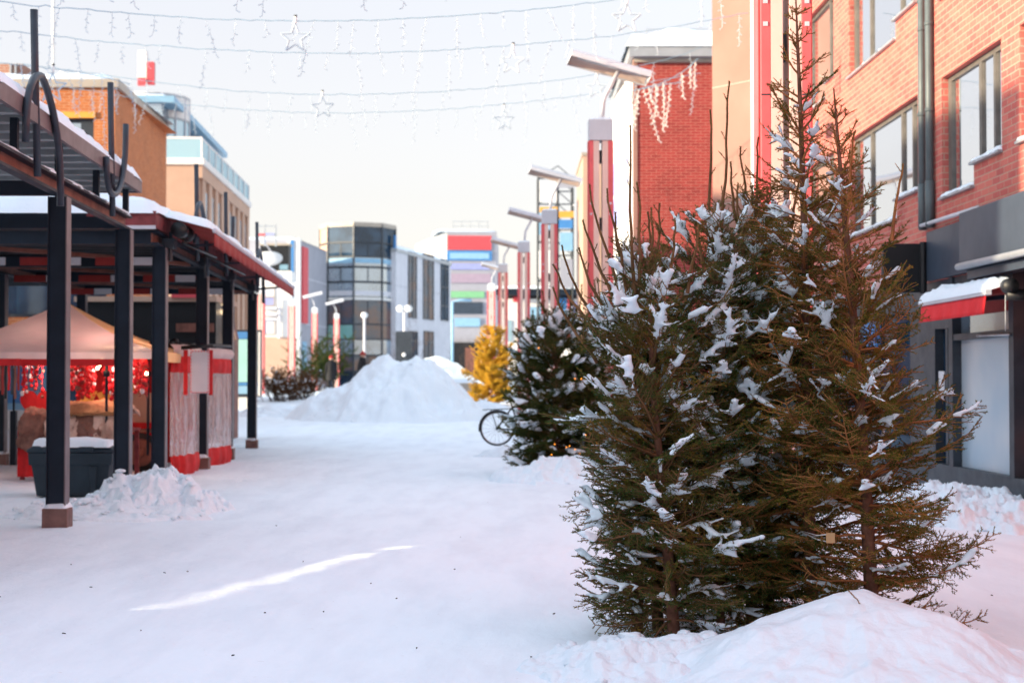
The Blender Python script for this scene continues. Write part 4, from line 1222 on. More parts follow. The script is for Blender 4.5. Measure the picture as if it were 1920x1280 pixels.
# ---------------------------------------------------------------- beige market tent
def TL(y, o): p = L(y, o, 0); return p
yf, yb = 23.0, 26.6
xr, xl = at(300, 650, yf).x, at(300, 650, yf).x - 3.8
ze = at(200, 660, yf).z; zp = at(130, 566, (yf + yb) / 2).z
Tt = thing('market_tent', 'beige peaked market tent with red valance over a red lit souvenir stall', 'tent', ((xr + xl) / 2, (yf + yb) / 2, 0))
P = V(((xr + xl) / 2, (yf + yb) / 2, zp))
def side(a, b, name, mt):
    mb = MB()
    def f(i, j):
        e = V(a).lerp(V(b), i); q = e.lerp(P, j)
        q.z += -.10 * math.sin(math.pi * j) * (1 - .3 * math.sin(math.pi * i)) + .012 * fbm(i * 6, j * 9, 2) * (1 - j); return q
    mb.grid(f, 24, 16)
    def g(i, j):
        e = V(a).lerp(V(b), i); n_ = (e - P); n_.z = 0; n_.normalize()
        return e + n_ * (.012 * math.sin(i * 40) * j + .01) - V((0, 0, .22 * j))
    o = mb.build(name, M[mt], Tt, True)
    return o
cs = [(xl, yf, ze), (xr, yf, ze), (xr - .15, yb, ze), (xl - .15, yb, ze)]
side(cs[0], cs[1], 'roof_panel', 'tent'); side(cs[1], cs[2], 'roof_panel', 'tent_lit'); side(cs[2], cs[3], 'roof_panel', 'tent'); side(cs[3], cs[0], 'roof_panel', 'tent')
def valn(a, b, h, mt, nm, ph=0):
    mb = MB()
    def g(i, j):
        e = V(a).lerp(V(b), i); n_ = (e - P); n_.z = 0; n_.normalize()
        return e + n_ * (.012 * math.sin(i * 46 + ph) * (j + .2) + .004) - V((0, 0, h * j))
    mb.grid(g, 60, 3); return mb.build(nm, M[mt], Tt, True)
valn(cs[0], cs[1], .10, 'tent', 'eave_flap'); valn(cs[1], cs[2], .14, 'tent_lit', 'eave_flap')
lo = V((0, .04, -.10)); valn(V(cs[0]) + lo, V(cs[1]) + lo - V((.55, 0, 0)), .10, 'redcloth', 'red_valance', 1)
mb = MB()
for (a, b, c) in ((xl + .06, yf + .05, 0), (xr - .1, yf + .05, 0), (xr - .2, yb - .05, 0), (xl + .0, yb - .05, 0)):
    p = MB(); p.tube([(a, b, 0), (a, b, ze)], .025, 8); p.build('tent_pole', M['steel'], Tt, True)
for (px, yy) in ((200, 23.4), (278, 25.0)):
    p = MB(); q = at(px, 700, yy); p.tube([(q.x, yy, .3), (q.x, yy, ze + .1)], .022, 8); p.box(q.x - .04, q.x + .04, yy - .04, yy + .04, 1.55, 1.64); p.build('inner_pole', M['steel'], Tt, True)
# cloth back wall and pole frame
mb = MB()
mb.grid(lambda i, j: V((xl + 1.6 + (xr - xl - 1.75) * i, yb - .1 + .05 * math.sin(i * 30), .1 + (ze - .1) * j)), 40, 4); mb.build('back_wall', M['redcloth'], Tt, True)

# clear curtain wall with red hem and band, on the street side behind the fourth column
cp = [at(318, 890, 24.6), at(343, 890, 24.9), at(364, 880, 25.6), at(378, 880, 27.1), at(396, 868, 27.6), at(418, 862, 28.2), at(431, 860, 28.9)]
cp = [V((p.x, p.y, 0)) for p in cp]
def cpt(t):
    k = min(len(cp) - 2, int(t * (len(cp) - 1))); return cp[k].lerp(cp[k + 1], t * (len(cp) - 1) - k)
m = N('clear_plastic_sheet'); ps = m.pos()
sp = m.n('ShaderNodeSeparateXYZ'); m.l(ps, sp.inputs[0])
cvv = m.n('ShaderNodeCombineXYZ'); m.l(m.math('ADD', sp.outputs[0], sp.outputs[1]), cvv.inputs[0]); m.l(m.math('MULTIPLY', sp.outputs[2], .12), cvv.inputs[2])
n1 = m.noise(cvv.outputs[0], 16, 4, .6); nrm = m.bump(n1, 1.0, .06)
g = m.n('ShaderNodeBsdfGlossy', Roughness=.12); g.inputs[0].default_value = (1, .95, .95, 1); m.l(nrm, g.inputs['Normal'])
tr = m.n('ShaderNodeBsdfTransparent'); df = m.n('ShaderNodeBsdfDiffuse'); df.inputs[0].default_value = (.70, .52, .48, 1); m.l(nrm, df.inputs['Normal'])
a = m.n('ShaderNodeMixShader'); a.inputs[0].default_value = .45; m.l(g.outputs[0], a.inputs[1]); m.l(df.outputs[0], a.inputs[2])
b = m.n('ShaderNodeMixShader'); m.l(m.ramp(n1, [(.4, (.08, .08, .08)), (.65, (.5, .5, .5))]), b.inputs[0]); m.l(a.outputs[0], b.inputs[1]); m.l(tr.outputs[0], b.inputs[2])
M['pvc'] = m.done(b)
Cu = thing('clear_curtain', 'wrinkled clear plastic tent wall with red hem behind the column carrying the white board', 'tent wall', cpt(.5))
def cur(z0, z1, amp, bul=0):
    def f(i, j):
        p = cpt(i); w = amp * math.sin(i * 70 + 2 * math.sin(i * 13)) + bul * math.sin(math.pi * j)
        z = z0 + (z1 - z0) * j
        return V((p.x + w, p.y - w * .4, z))
    return f
mb = MB(); mb.grid(cur(.30, 1.62, .025), 120, 10); mb.build('plastic_sheet', M['pvc'], Cu, True)
mb = MB(); mb.grid(cur(-.02, .31, .012, .03), 80, 4); mb.build('red_hem', M['redcloth'], Cu, True)
mb = MB(); mb.grid(cur(1.615, 1.88, .01, .02), 80, 4); mb.build('red_band', M['redcloth'], Cu, True)
mb = MB(); mb.grid(cur(1.875, 2.06, .02, .06), 80, 5); mb.build('rolled_canvas', M['tent'], Cu, True)
mb = MB(); mb.tube([cpt(0) + V((-.3, 0, 2.08)), cpt(1) + V((0, 0, 2.12))], .03, 8)
for k in range(5): p = cpt(.02 + k * .06); mb.ball((p.x - .15, p.y - .1, 2.06 + .05 * (k % 2)), .06)
mb.build('top_rail', M['black'], Cu, True)
# white board with red sides, hung on the column
yb_ = 24.4
a, b = at(357, 737, yb_), at(393, 657, yb_)
Bd = thing('hanging_board', 'blank white board with dotted red edge and red side strips hung on a column', 'board', (a.x + .15, yb_, a.z))
mb = MB(); mb.box(a.x, b.x, yb_ - .02, yb_ + .01, a.z, b.z); mb.build('panel', M['paper'], Bd, bevel=.006)
for (q0, q1) in ((344, 352), (391, 399)):
    p0, p1 = at(q0, 740, yb_), at(q1, 656, yb_)
    mb = MB(); mb.box(p0.x, p1.x, yb_ - .01, yb_ + .015, p0.z, p1.z); mb.build('side_strip', M['redcloth'], Bd)
mb = MB()
for k in range(14):
    for xx in (a.x + .012, b.x - .012): mb.box(xx - .008, xx + .008, yb_ - .026, yb_ - .019, a.z + .02 + k * .05, a.z + .042 + k * .05)
for k in range(7):
    for zz in (a.z + .012, b.z - .012): mb.box(a.x + .03 + k * .045, a.x + .05 + k * .045, yb_ - .026, yb_ - .019, zz - .008, zz + .008)
mb.build('dotted_edge', M['awn'], Bd)
mb = MB(); p = at(375, 656, yb_); mb.tube([at(340, 652, yb_), at(400, 648, yb_)], .03, 8); mb.build('hanging_rail', M['black'], Bd, True)

# souvenir stall inside the tent
tb = thing('stall_table', 'red cloth covered stall table under the beige tent', 'table', (at(130, 800, 23.6).x, 23.9, 0))
tx0, tx1 = at(38, 800, 23.6).x, at(238, 800, 23.6).x
mb = MB(); mb.box(tx0, tx1, 23.5, 24.5, .72, .76); mb.build('table_top', M['wood'], tb)
mb = MB(); mb.grid(lambda i, j: V((tx0 + (tx1 - tx0) * i, 23.47 + .03 * math.sin(i * 50), .05 + .70 * j)), 70, 4); mb.build('cloth_skirt', M['redcloth'], tb, True)
for (xx, yy) in ((tx0 + .05, 23.56), (tx1 - .05, 23.56), (tx0 + .05, 24.44), (tx1 - .05, 24.44)):
    mb = MB(); mb.box(xx - .03, xx + .03, yy - .03, yy + .03, 0, .72); mb.build('leg', M['wood'], tb)
M['fur_b'] = plain('brown_fur', (.32, .16, .12), .95, .4, 5, .9, 90, c2=(.10, .045, .035)); M['fur_c'] = plain('cream_fur', (.78, .56, .46), .95, .3, 5, .9, 90, c2=(.34, .17, .12)); M['fur_o'] = plain('tan_fur', (.50, .26, .12), .95, .3, 5, .9, 90, c2=(.26, .12, .06))
hides = [(36, 100, 'fur_b', 'dark brown reindeer hide hanging over the left table end', .10, .45), (88, 150, 'fur_c', 'cream and brown reindeer hide draped behind the front canopy column', .12, .40),
         (140, 190, 'fur_b', 'brown hide with pale rim draped at the table middle', .13, .32), (178, 236, 'fur_c', 'pale curly hide draped over the right table end', .16, .42), (120, 215, 'fur_o', 'tan hide lying flat on top of the hide pile', .22, .06)]
for k, (p0, p1, mt, lab, top, dr) in enumerate(hides):
    q0, q1 = at(p0, 800, 23.45).x, at(p1, 800, 23.45).x
    mb = MB()
    def f(i, j, k=k, q0=q0, q1=q1, top=top, dr=dr):
        x = q0 + (q1 - q0) * i + .05 * fbm(j * 3, k, 2)
        wv = .05 * fbm(x * 4, j * 4, k * 3.1) + .03 * fbm(x * 11, j * 9, k)
        if j < .45:
            t = j / .45; d = dr * (1 + .5 * fbm(x * 3, k)) * (1 - t); return V((x, 23.40 - .05 * math.sin(t * 3) + wv, .80 + top - d))
        t = (j - .45) / .55; return V((x, 23.42 + .95 * t, .80 + top + .10 * math.sin(t * 3.1) + wv + (.06 if 0 < i < 1 else 0)))
    mb.grid(f, 40, 34); o = mb.build('reindeer_hide', M[mt], None, True); s = o.modifiers.new('S', 'SOLIDIFY'); s.thickness = .03
    tag(o, lab, 'hide', 'hides draped on the stall table')
o = MB(); c = at(68, 765, 24.9); 
def heart(t): a = 6.2832 * t; return (16 * math.sin(a) ** 3 / 16, (13 * math.cos(a) - 5 * math.cos(2 * a) - 2 * math.cos(3 * a) - math.cos(4 * a)) / 16)
o.prism([V((c.x + heart(k / 40)[0] * .26, 24.9, 1.12 + heart(k / 40)[1] * .28)) for k in range(40)], (0, .08, 0))
tag(o.build('heart_cushion', M['redcloth'], None, bevel=.03), 'large dark red heart standing behind the hides at the left', 'heart decoration')
for k, (p0, p1, q0, q1, yy) in enumerate(((148, 176, 733, 760, 24.95), (182, 226, 733, 766, 25.0))):
    o = MB(); a, b = at(p0, q1, yy), at(p1, q0, yy)
    if k == 0: o.prism([V((a.x - .05, yy, a.z)), V((b.x - .05, yy, a.z)), V((b.x + .05, yy, b.z)), V((b.x - .1, yy, b.z))], (0, .03, 0))
    else: o.prism([V((a.x + .12, yy, a.z)), V((b.x + .12, yy, a.z)), V((a.x + .12, yy, b.z)), V((a.x - .02, yy, b.z - .03))], (0, .03, 0))
    tag(o.build('wooden_board', M['yellow']), ('tilted amber board leaning left of the other inside the tent', 'tilted amber board leaning right, beside the inner tent pole')[k], 'board')
rnd = random.Random(5)
for k in range(84):
    px = rnd.choice([rnd.uniform(36, 98), rnd.uniform(132, 178), rnd.uniform(132, 178), rnd.uniform(195, 224), rnd.uniform(252, 276)]); yy = rnd.uniform(23.3, 24.9)
    p = at(px, 668, yy); l = rnd.uniform(.3, .62); o = MB()
    o.tube([(p.x, yy, ze - .06), (p.x + .01, yy, ze - .06 - l)], .006, 5)
    n = rnd.randint(4, 8)
    for j in range(n):
        s = rnd.uniform(.018, .04); z = ze - .1 - l * (j + .7) / n
        o.m = j % 2; o.ball((p.x + rnd.gauss(0, .012), yy, z), s, s, s * rnd.uniform(.8, 1.4), 7, 5)
    tag(o.build('ornament_string', [M['awn'], rnd.choice([M['awn'], M['awn_d'], M['redcloth'], M['rust'], M['pale']])], None, True), 'string of red ornaments hanging from the tent roof above the hides', 'ornament', 'ornament strings hanging in the tent')
# hanging scarves at the left tent edge
o = thing('scarf_rail', 'red topped rail of dark narrow scarves hanging at the left tent edge', 'scarf rail', at(20, 690, 22.6))
a, b = at(-40, 685, 22.6), at(37, 672, 22.6)
mb = MB(); mb.box(a.x, b.x, 22.6, 22.66, a.z, b.z); mb.build('red_header', M['redcloth'], o)
for k in range(13):
    x = a.x + (b.x - a.x) * (k + .5) / 13; mb = MB(); z1 = a.z; l = .36 + .06 * (k % 3)
    mb.grid(lambda i, j: V((x - .018 + .036 * i, 22.62 + .01 * math.sin(j * 9 + k), z1 - l * j)), 2, 8); s_ = mb.build('scarf', M[['greyfr', 'rust', 'awn_d', 'black', 'redcloth'][k % 5]], o, True)
# string of warm bulbs
rnd = random.Random(8)
G_ = thing('bulb_string', 'string of glowing warm bulbs under the tent eave', 'light string', at(230, 680, 23.3))
pts = [(178, 678), (183, 690), (192, 675), (205, 662), (215, 662), (187, 684), (258, 667), (264, 665), (271, 667), (275, 700)]
mb = MB()
mb.tube([at(a, b - 4, 23.35) for a, b in ((170, 668), (183, 682), (205, 660), (230, 661), (258, 662), (276, 664))], .006, 5); mb.build('cable', M['black'], G_)
for (a, b) in pts:
    mb = MB(); mb.ball(at(a, b, 23.3), .024); mb.build('bulb', M['bulb'], G_, True)

# red cart with a wheel behind the columns
X0 = at(245, 800, 26).x
Ct = thing('market_cart', 'red trailer cart with a spoked wheel parked under the second canopy', 'cart', (X0 + .2, 26, 0))
x0c, x1c = at(238, 700, 26).x, at(300, 700, 26).x
mb = MB(); a = at(240, 738, 26); mb.box(x0c, x1c, 25.8, 27.2, .62, 1.28); mb.build('body', M['peach'], Ct, bevel=.02)
mb = MB(); mb.box(x0c - .02, x1c + .02, 25.74, 25.795, .70, .80); mb.box(x0c - .05, x1c + .06, 25.6, 25.79, .58, .64); mb.box(x1c - .25, x1c - .03, 25.70, 25.79, .35, .62); mb.build('red_rail', M['redcloth'], Ct)
wc = V((at(264, 838, 25.6).x, 25.62, .32))
def wheel(mb, c, r, w, ax='y'):
    pts = []
    prof = [(r * .72, -w / 2), (r * .95, -w / 2), (r, -w / 4), (r, w / 4), (r * .95, w / 2), (r * .72, w / 2)]
    return mb.grid(lambda i, j: V((c.x + prof[min(5, int(round(j * 5)))][0] * math.cos(6.2832 * i), c.y + prof[min(5, int(round(j * 5)))][1], c.z + prof[min(5, int(round(j * 5)))][0] * math.sin(6.2832 * i))), 28, 5)
mb = MB(); wheel(mb, wc, .32, .16); w_ = mb.build('wheel', M['rubber'], Ct, True)
mb = MB(); mb.tube([wc + V((0, -.05, 0)), wc + V((0, .05, 0))], .23, 20); mb.tube([wc + V((0, -.09, 0)), wc + V((0, .05, 0))], .07, 12); mb.build('rim', M['rust'], w_)
mb = MB(); mb.tube([V((x0c - .4, 25.9, .5)), V((x1c + .1, 25.9, .5))], .03, 6); mb.tube([wc, wc + V((0, 1.0, 0))], .03, 6); mb.build('axle_frame', M['rust'], Ct)
mb = MB(); mb.box(x0c, x1c + .02, 27.2, 27.25, 1.0, 2.1); mb.build('dark_back', M['black'], Ct)
o = MB(); a = at(243, 728, 25.9); o.prism([V((a.x, 25.85, 1.29)), V((a.x + .25, 25.85, 1.29)), V((a.x, 25.85, 1.55))], (0, .3, 0)); tag(o.build('wooden_ramp', M['yellow']), 'small amber wedge lying on the red cart', 'wooden wedge')

# grey grit bin in front
by = 20.2
b0, b1 = at(58, 925, by).x, at(203, 925, by).x
Bn = thing('grit_bin', 'dark grey plastic grit bin with a snowy lid beside the nearest column', 'grit bin', ((b0 + b1) / 2, by + .35, 0))
mb = MB()
def hull(z, e): return [V((b0 - e, by - e * .6, z)), V((b1 + e, by - e * .6 + .05, z)), V((b1 + e + .08, by + .72 + e * .6, z)), V((b0 - e, by + .67 + e * .6, z))]
def loft(mb, rings):
    n = 4; vs = [p for r in rings for p in r]
    fs = [(k * n + j, k * n + (j + 1) % n, (k + 1) * n + (j + 1) % n, (k + 1) * n + j) for k in range(len(rings) - 1) for j in range(n)] + [(3, 2, 1, 0), tuple(range((len(rings) - 1) * n, len(rings) * n))]
    return mb.add(vs, fs)
loft(mb, [hull(0, -.06), hull(.40, .0), hull(.405, .03), hull(.56, .04)])
mb.build('tub', M['binmat'], Bn, bevel=.02)
mb = MB()
for t in (.33, .8):
    x = b0 + (b1 - b0) * t; mb.prism([V((x - .05, by + .0, .38)), V((x + .05, by + .0, .38)), V((x + .03, by + .03, .03)), V((x - .03, by + .03, .03))], (0, -.02, 0))
mb.build('rib', M['binmat'], Bn, bevel=.006)
mb = MB(); loft(mb, [hull(.565, .055), hull(.60, .055), hull(.655, -.02)]); mb.build('lid', M['binmat'], Bn, bevel=.015)
for t in (.25, .72):
    x = b0 + (b1 - b0) * t; mb = MB(); mb.box(x - .09, x + .09, by - .075, by + .02, .575, .64); mb.build('lid_catch', M['binmat'], Bn, bevel=.01)
mb = MB(); slab(mb, lambda a, b, z: V((a, b, z)), b0 - .01, b1 + .03, by + .0, by + .72, .645, .075, 9, .03, .07, .9); mb.build('lid_snow', M['snow'], Bn, True)
# black bollard-like post at the left
p = at(25, 865, 27.5); o = MB(); o.box(p.x - .05, p.x + .05, 27.45, 27.55, -.05, at(25, 770, 27.5).z); o.tube([(p.x, 27.5, at(25, 770, 27.5).z), (p.x, 27.5, at(25, 690, 27.5).z)], .02, 6); o.ball((p.x, 27.5, at(25, 735, 27.5).z), .05)
tag(o.build('fence_post', M['steel']), 'short dark post standing behind the stall at the left edge', 'post')
# stall behind with blue covers
T = thing('market_kiosk', 'dark kiosk with a blue side panel behind the tent at far left', 'kiosk', at(40, 760, 34).to_2d().to_3d())
a, b = at(-60, 760, 34), at(70, 690, 34); mb = MB(); mb.box(a.x, b.x, 34, 36, .85, 2.4); mb.build('body', M['ltblue'], T)
mb = MB(); mb.box(a.x + .2, b.x - .2, 33.95, 33.99, 1.0, 1.75); mb.build('blue_panel', M['blue'], T)
mb = MB(); mb.box(a.x, b.x, 34.05, 35.9, 0, .849); mb.build('base', M['white'], T)
heap('snow_bank', 'bright low snow bank behind the stall at the far left', 'snow heaps', (at(45, 780, 31).x, 31), 1.6, .7, .55, 21, .1, 2, 50, cat='snow heap')

# dark hall under the canopy: closed kiosk row with lit gable
T = thing('dark_kiosk', 'black closed kiosk row behind the tent under the second canopy', 'kiosk', at(250, 700, 37).to_2d().to_3d())
a, b = at(150, 700, 37), at(405, 566, 37); mb = MB(); mb.box(a.x, b.x, 37, 39.5, 0, b.z); mb.build('body', M['black'], T)
mb = MB(); mb.box(a.x - .1, b.x + .05, 36.8, 39.6, b.z + .003, b.z + .12); mb.build('roof', M['peach'], T)
mb = MB(); c0, c1 = at(330, 622, 36.9), at(400, 606, 36.9); mb.box(c0.x, c1.x, 36.9, 36.99, c0.z, c1.z); mb.build('counter', M['rust'], T)
mb = MB(); c0, c1 = at(322, 566, 36.75), at(372, 548, 36.75); mb.box(c0.x, c1.x, 36.7, 36.79, c0.z + .1, c1.z + .1); mb.build('sign_board', M['redsign'], T)
hy = 38.5
T = thing('gable_hut', 'narrow wooden hut with lit bulbs along its steep gable', 'hut', at(410, 700, hy).to_2d().to_3d())
hl, hr, hp = at(394, 640, hy), at(426, 630, hy), at(411, 565, hy)
mb = MB(); mb.prism([V((hl.x, hy, 0)), V((hr.x, hy, 0)), V((hr.x, hy, hr.z)), V((hp.x, hy, hp.z)), V((hl.x, hy, hr.z))], (0, 1.6, 0)); mb.build('body', M['rust'], T)
mb = MB(); mb.bar(V((hl.x - .1, hy - .05, hr.z - .15)), V((hp.x, hy - .05, hp.z + .06)), .12, .3); mb.bar(V((hr.x + .1, hy - .05, hr.z - .15)), V((hp.x, hy - .05, hp.z + .06)), .12, .3); mb.build('gable_trim', M['peach'], T)
for k in range(7):
    for e in (hl, hr):
        q = V((e.x, hy - .15, hr.z - .1)).lerp(V((hp.x, hy - .15, hp.z + .08)), k / 6.5); mb = MB(); mb.ball(q, .05); mb.build('bulb', M['bulb'], T, True)
for k, (px, py) in enumerate(((417, 570), (414, 580), (423, 585), (408, 594))):
    mb = MB(); mb.ball(at(px, py, hy - .6), .055); tag(mb.build('globe_lamp', M['bulb'], None, True), ('topmost round glowing lamp above the gable hut', 'second round glowing lamp below the topmost one', 'right hand round glowing lamp beside the hut', 'lowest round glowing lamp before the gable')[k], 'lamp', 'round lamps at the hut')

# light box poster stand
yl_ = 58.0
T = thing('poster_lightbox', 'pale green poster lightbox with blue top band and white base near the last column', 'poster stand', at(465, 770, yl_).to_2d().to_3d() + V((0, 0, terrain(0, yl_))))
def b_(name, p0, p1, q0, q1, mt, d0, d1, base=None):
    a, b = at(p0, q1, yl_), at(p1, q0, yl_); mb = MB(); mb.box(a.x, b.x, yl_ + d0, yl_ + d1, a.z, b.z); return mb.build(name, M[mt], T)
b_('case', 440, 489, 618, 744, 'greyfr', 0, .35); b_('poster', 443, 483, 636, 716, 'teal', -.02, .0); b_('top_band', 443, 483, 622, 635, 'blue', -.02, .0); b_('lower_strip', 443, 483, 717, 722, 'blue', -.021, .0); b_('lower_panel', 443, 483, 723, 738, 'ltblue', -.019, .0)
b_('side_face', 484, 488, 622, 742, 'white', -.02, .0); b_('base', 444, 472, 744, 778, 'white', .03, .3)

# shrubs, posts and people beyond
heap('snow_heap', 'chunky shovelled snow heap against the second canopy column', 'snow heaps', (at(285, 950, 18.4).x, 18.4), 1.0, .95, .40, 31, .18, 3.2, 130, .85, chunk=90)
heap('snow_heap', 'low scatter of loose snow between the grit bin and the first column', 'snow heaps', (at(160, 975, 17.0).x, 17.4), 1.3, .7, .13, 33, .07, 4, 90, .8, chunk=60)
heap('snow_mound', 'large smooth white snow mound in the middle of the street', 'snow heaps', (at(742, 700, 51).x, 51.5), 3.25, 3.2, 1.72, 41, .24, .9, 140, .66, 'snowlump', peaks=((-.5, .1, 1.2, .18), (1.3, -.5, 1.5, .5)), chunk=40)
heap('snow_mound', 'farther bluish snow mound behind the large one at the right', 'snow heaps', (at(806, 700, 92).x, 92), 4.2, 4, 2.0, 47, .3, .5, 70, .8)
heap('snow_bank', 'low ploughed snow bank on the left beyond the last column', 'snow heaps', (at(520, 765, 52).x, 53), 2.2, 1.3, .35, 51, .12, 1.6, 60, .8, chunk=30)
heap('snow_bank', 'sunny low snow bank in front of the golden spruce', 'snow heaps', (at(893, 752, 58).x, 57.5), 1.6, 1.0, .3, 53, .12, 1.6, 60, .8)
o = MB(); p = at(578, 760, 60); o.box(p.x - .11, p.x + .11, 60, 60.2, .3, at(578, 741, 60).z); tag(o.build('bollard', M['steel'], None, bevel=.01), 'small dark bollard left of the large snow mound', 'bollard')
T = thing('planter_box', 'low grey concrete planter box beside the golden spruce', 'planter', (at(868, 725, 75).x, 75, .6))
a, b = at(847, 732, 75), at(892, 718, 75); mb = MB(); mb.box(a.x, b.x, 75, 75.6, .5, b.z); mb.build('box', M['coping'], T); mb = MB(); slab(mb, lambda x, y, z: V((x, y, z)), a.x, b.x, 75, 75.6, b.z, .2, 3, .1, .2); mb.build('snow_cap', M['snow'], T, True)
# ================================================================ lamp columns
def lamp(label, loc):
    T = thing('street_lamp', label, 'street lamp', loc, 'red lamp columns along the street')
    o = V(loc)
    def pt(x, y, z): return o + V((x, y, z))
    H1, H2 = 5.57, 5.93
    for s in (-1, 1):
        mb = MB()
        x0 = s * .20
        mb.hexa(pt, min(x0, x0 - s * .075), max(x0, x0 - s * .075), -.17, .17, -.1, H1)
        mb.hexa(pt, min(x0 + s * .004, x0 + s * .018), max(x0 + s * .004, x0 + s * .018), -.11, .11, -.1, H1)
        mb.build('flange', M['red'], T, bevel=.004)
    for s in (-1, 1):
        mb = MB(); mb.hexa(pt, min(s * .026, s * .124), max(s * .026, s * .124), -.168, .168, -.1, H1)
        mb.build('side_panel', M['pinkpanel'], T, bevel=.003)
    for z in (0, 2.05, 4.05, 5.2): mb = MB(); mb.hexa(pt, -.02, .02, -.05, .05, z, z + (.9 if z == 0 else .22)); mb.build('spacer', M['greyfr'], T)
    mb = MB(); mb.hexa(pt, -.205, .205, -.19, .19, H1 + .003, H2); mb.build('junction_box', M['lampgrey'], T, bevel=.006)
    mb = MB(); mb.tube([pt(.03, 0, H2), pt(.05, 0, H2 + .33), pt(.09, 0, H2 + .44), pt(.31, 0, H2 + .84)], .04, 10); mb.build('arm', M['lampgrey'], T, True)
    a, b = pt(-.53, -.05, H2 + 1.06), pt(.84, .10, H2 + .72)
    ax = (b - a).normalized(); sd = V((0, -1, 0)); sd = (sd - ax * sd.dot(ax)).normalized(); up = ax.cross(sd); up = up if up.z > 0 else -up
    rot = .25
    s2 = sd * math.cos(rot) + up * math.sin(rot); u2 = up * math.cos(rot) - sd * math.sin(rot)
    def shell(i, j, r=.205):
        t = math.pi * (j * 1.12 - .06)
        return a.lerp(b, i) + s2 * r * math.cos(t) + u2 * (r * .8 * math.sin(t))
    mb = MB(); mb.grid(shell, 1, 16)
    n = 17
    for i in (0, 1): mb.add([shell(i, j / 16) for j in range(17)], [tuple(range(17))])
    h = mb.build('lamp_head', M['lampgrey'], T)
    mb = MB(); mb.grid(lambda i, j: shell(.02 + .96 * i, .05 + .9 * j, .192), 1, 12); mb.build('reflector', M['lampin'], h, True)
    mb = MB(); mb.tube([a.lerp(b, .1) + u2 * .06, a.lerp(b, .9) + u2 * .06], .025, 8); mb.build('tube_lamp', M['white'], h, True)
    for s in (-1, 1):
        for z in (4.3, 4.48): mb = MB(); mb.hexa(pt, s * .165 - .018, s * .165 + .018, -.176, -.168, z, z + .035); mb.build('bolt_plate', M['lampgrey'], T)
    mb = MB()
    for s in (-1, 1):
        for z in (1.9, 3.75): mb.hexa(pt, min(s * .125, s * .201), max(s * .125, s * .201), -.1712, -.169, z, z + .012)
    mb.build('flange_joint', M['greyfr'], T)
    mb = MB(); slab(mb, lambda x, y, z: pt(x, y, z - o.z), -.2, .2, -.185, .185, o.z + H2, .05, 3, .04, .08, .6); mb.build('box_snow', M['snow'], T, True)
    return T


labs = ['nearest tall red lamp column rising behind the big spruces', 'second red lamp column, its grey trough head large against the red brick block',
        'third red lamp column, before the lattice sign tower', 'fourth lamp column, thin and red, just left of the lattice sign tower',
        'fifth red lamp column, above the golden spruce', 'sixth red lamp column, farthest visible on the right row']
spots = [(1470, 12.5), (1126, 26.7), (1030, 41.4), (982, 54), (943, 69), (921, 84)]
p = at(*[spots[0][0], 700], spots[0][1]); L0 = lamp(labs[0], (p.x, p.y, 0))
for k in range(1, 6):
    p = at(spots[k][0], 700, spots[k][1]); c = copy_tree(L0); c.location = (p.x, p.y, terrain(p.x, p.y)); c['label'] = labs[k]
for (px, Y, lab) in ((590, 112, 'pale red lamp column before the grey panel building'), (631, 122, 'slim red lamp column before the glass tower'), (547, 101, 'red lamp column beside the blue sign pylon'), (489, 87, 'red lamp column just right of the last canopy column')):
    p = at(px, 700, Y); c = copy_tree(L0); c.location = (p.x, p.y, .7); c.rotation_euler = (0, 0, math.pi); c['label'] = lab

for (px, Y, lab, h, two) in ((758, 100, 'twin globe lamp post before the office building', 580, True), (683, 118, 'single globe lamp post before the glass tower', 592, False)):
    p = at(px, 700, Y); T = thing('globe_lamp', lab, 'street lamp', (p.x, Y, .7))
    z = at(px, h, Y).z
    mb = MB(); mb.tube([(p.x, Y, .7), (p.x, Y, z)], .09, 8); mb.build('post', M['offwhite'], T, True)
    for s in ((-.25, .25) if two else (0,)):
        mb = MB(); mb.ball((p.x + s, Y, z + .05), .27, .27, .24); mb.build('globe', M['pale'], T, True)
    if two:
        mb = MB(); mb.box(p.x - .55, p.x + .5, Y - .1, Y - .0, z - 3.8, z - 1.4); mb.build('dark_sign', M['greyfr'], T)
        mb = MB(); mb.box(p.x - .8, p.x - .1, Y - .15, Y - .1, z - 4.4, z - 3.7); mb.build('blue_sign', M['blue'], T)
        for zz in (z - 2.9, z - 3.8, z - 4.5):
            mb = MB(); mb.ball((p.x, Y - .25, zz), .13); mb.build('bulb', M['pale'], T, True)
p = at(848, 700, 120); T = thing('lamp_post', 'tall thin bluish street lamp before the sign block', 'street lamp', (p.x, 120, .7))
mb = MB(); z = at(848, 566, 120).z; mb.tube([(p.x, 120, .6), (p.x, 120, z), (p.x + .6, 120, z + .15), (p.x + 1.5, 120, z + .12)], .1, 8); mb.build('post', M['ltblue'], T, True)

# ================================================================ icicle light strings with stars
def spline(pts, n=14):
    P = [V(p) for p in pts]; P = [P[0] * 2 - P[1]] + P + [P[-1] * 2 - P[-2]]; out = []
    for i in range(1, len(P) - 2):
        for k in range(n):
            t = k / n; a, b, c, d = P[i - 1:i + 3]
            out.append(.5 * ((2 * b) + (c - a) * t + (2 * a - 5 * b + 4 * c - d) * t * t + (3 * b - a - 3 * c + d) * t ** 3))
    return out + [P[-2]]


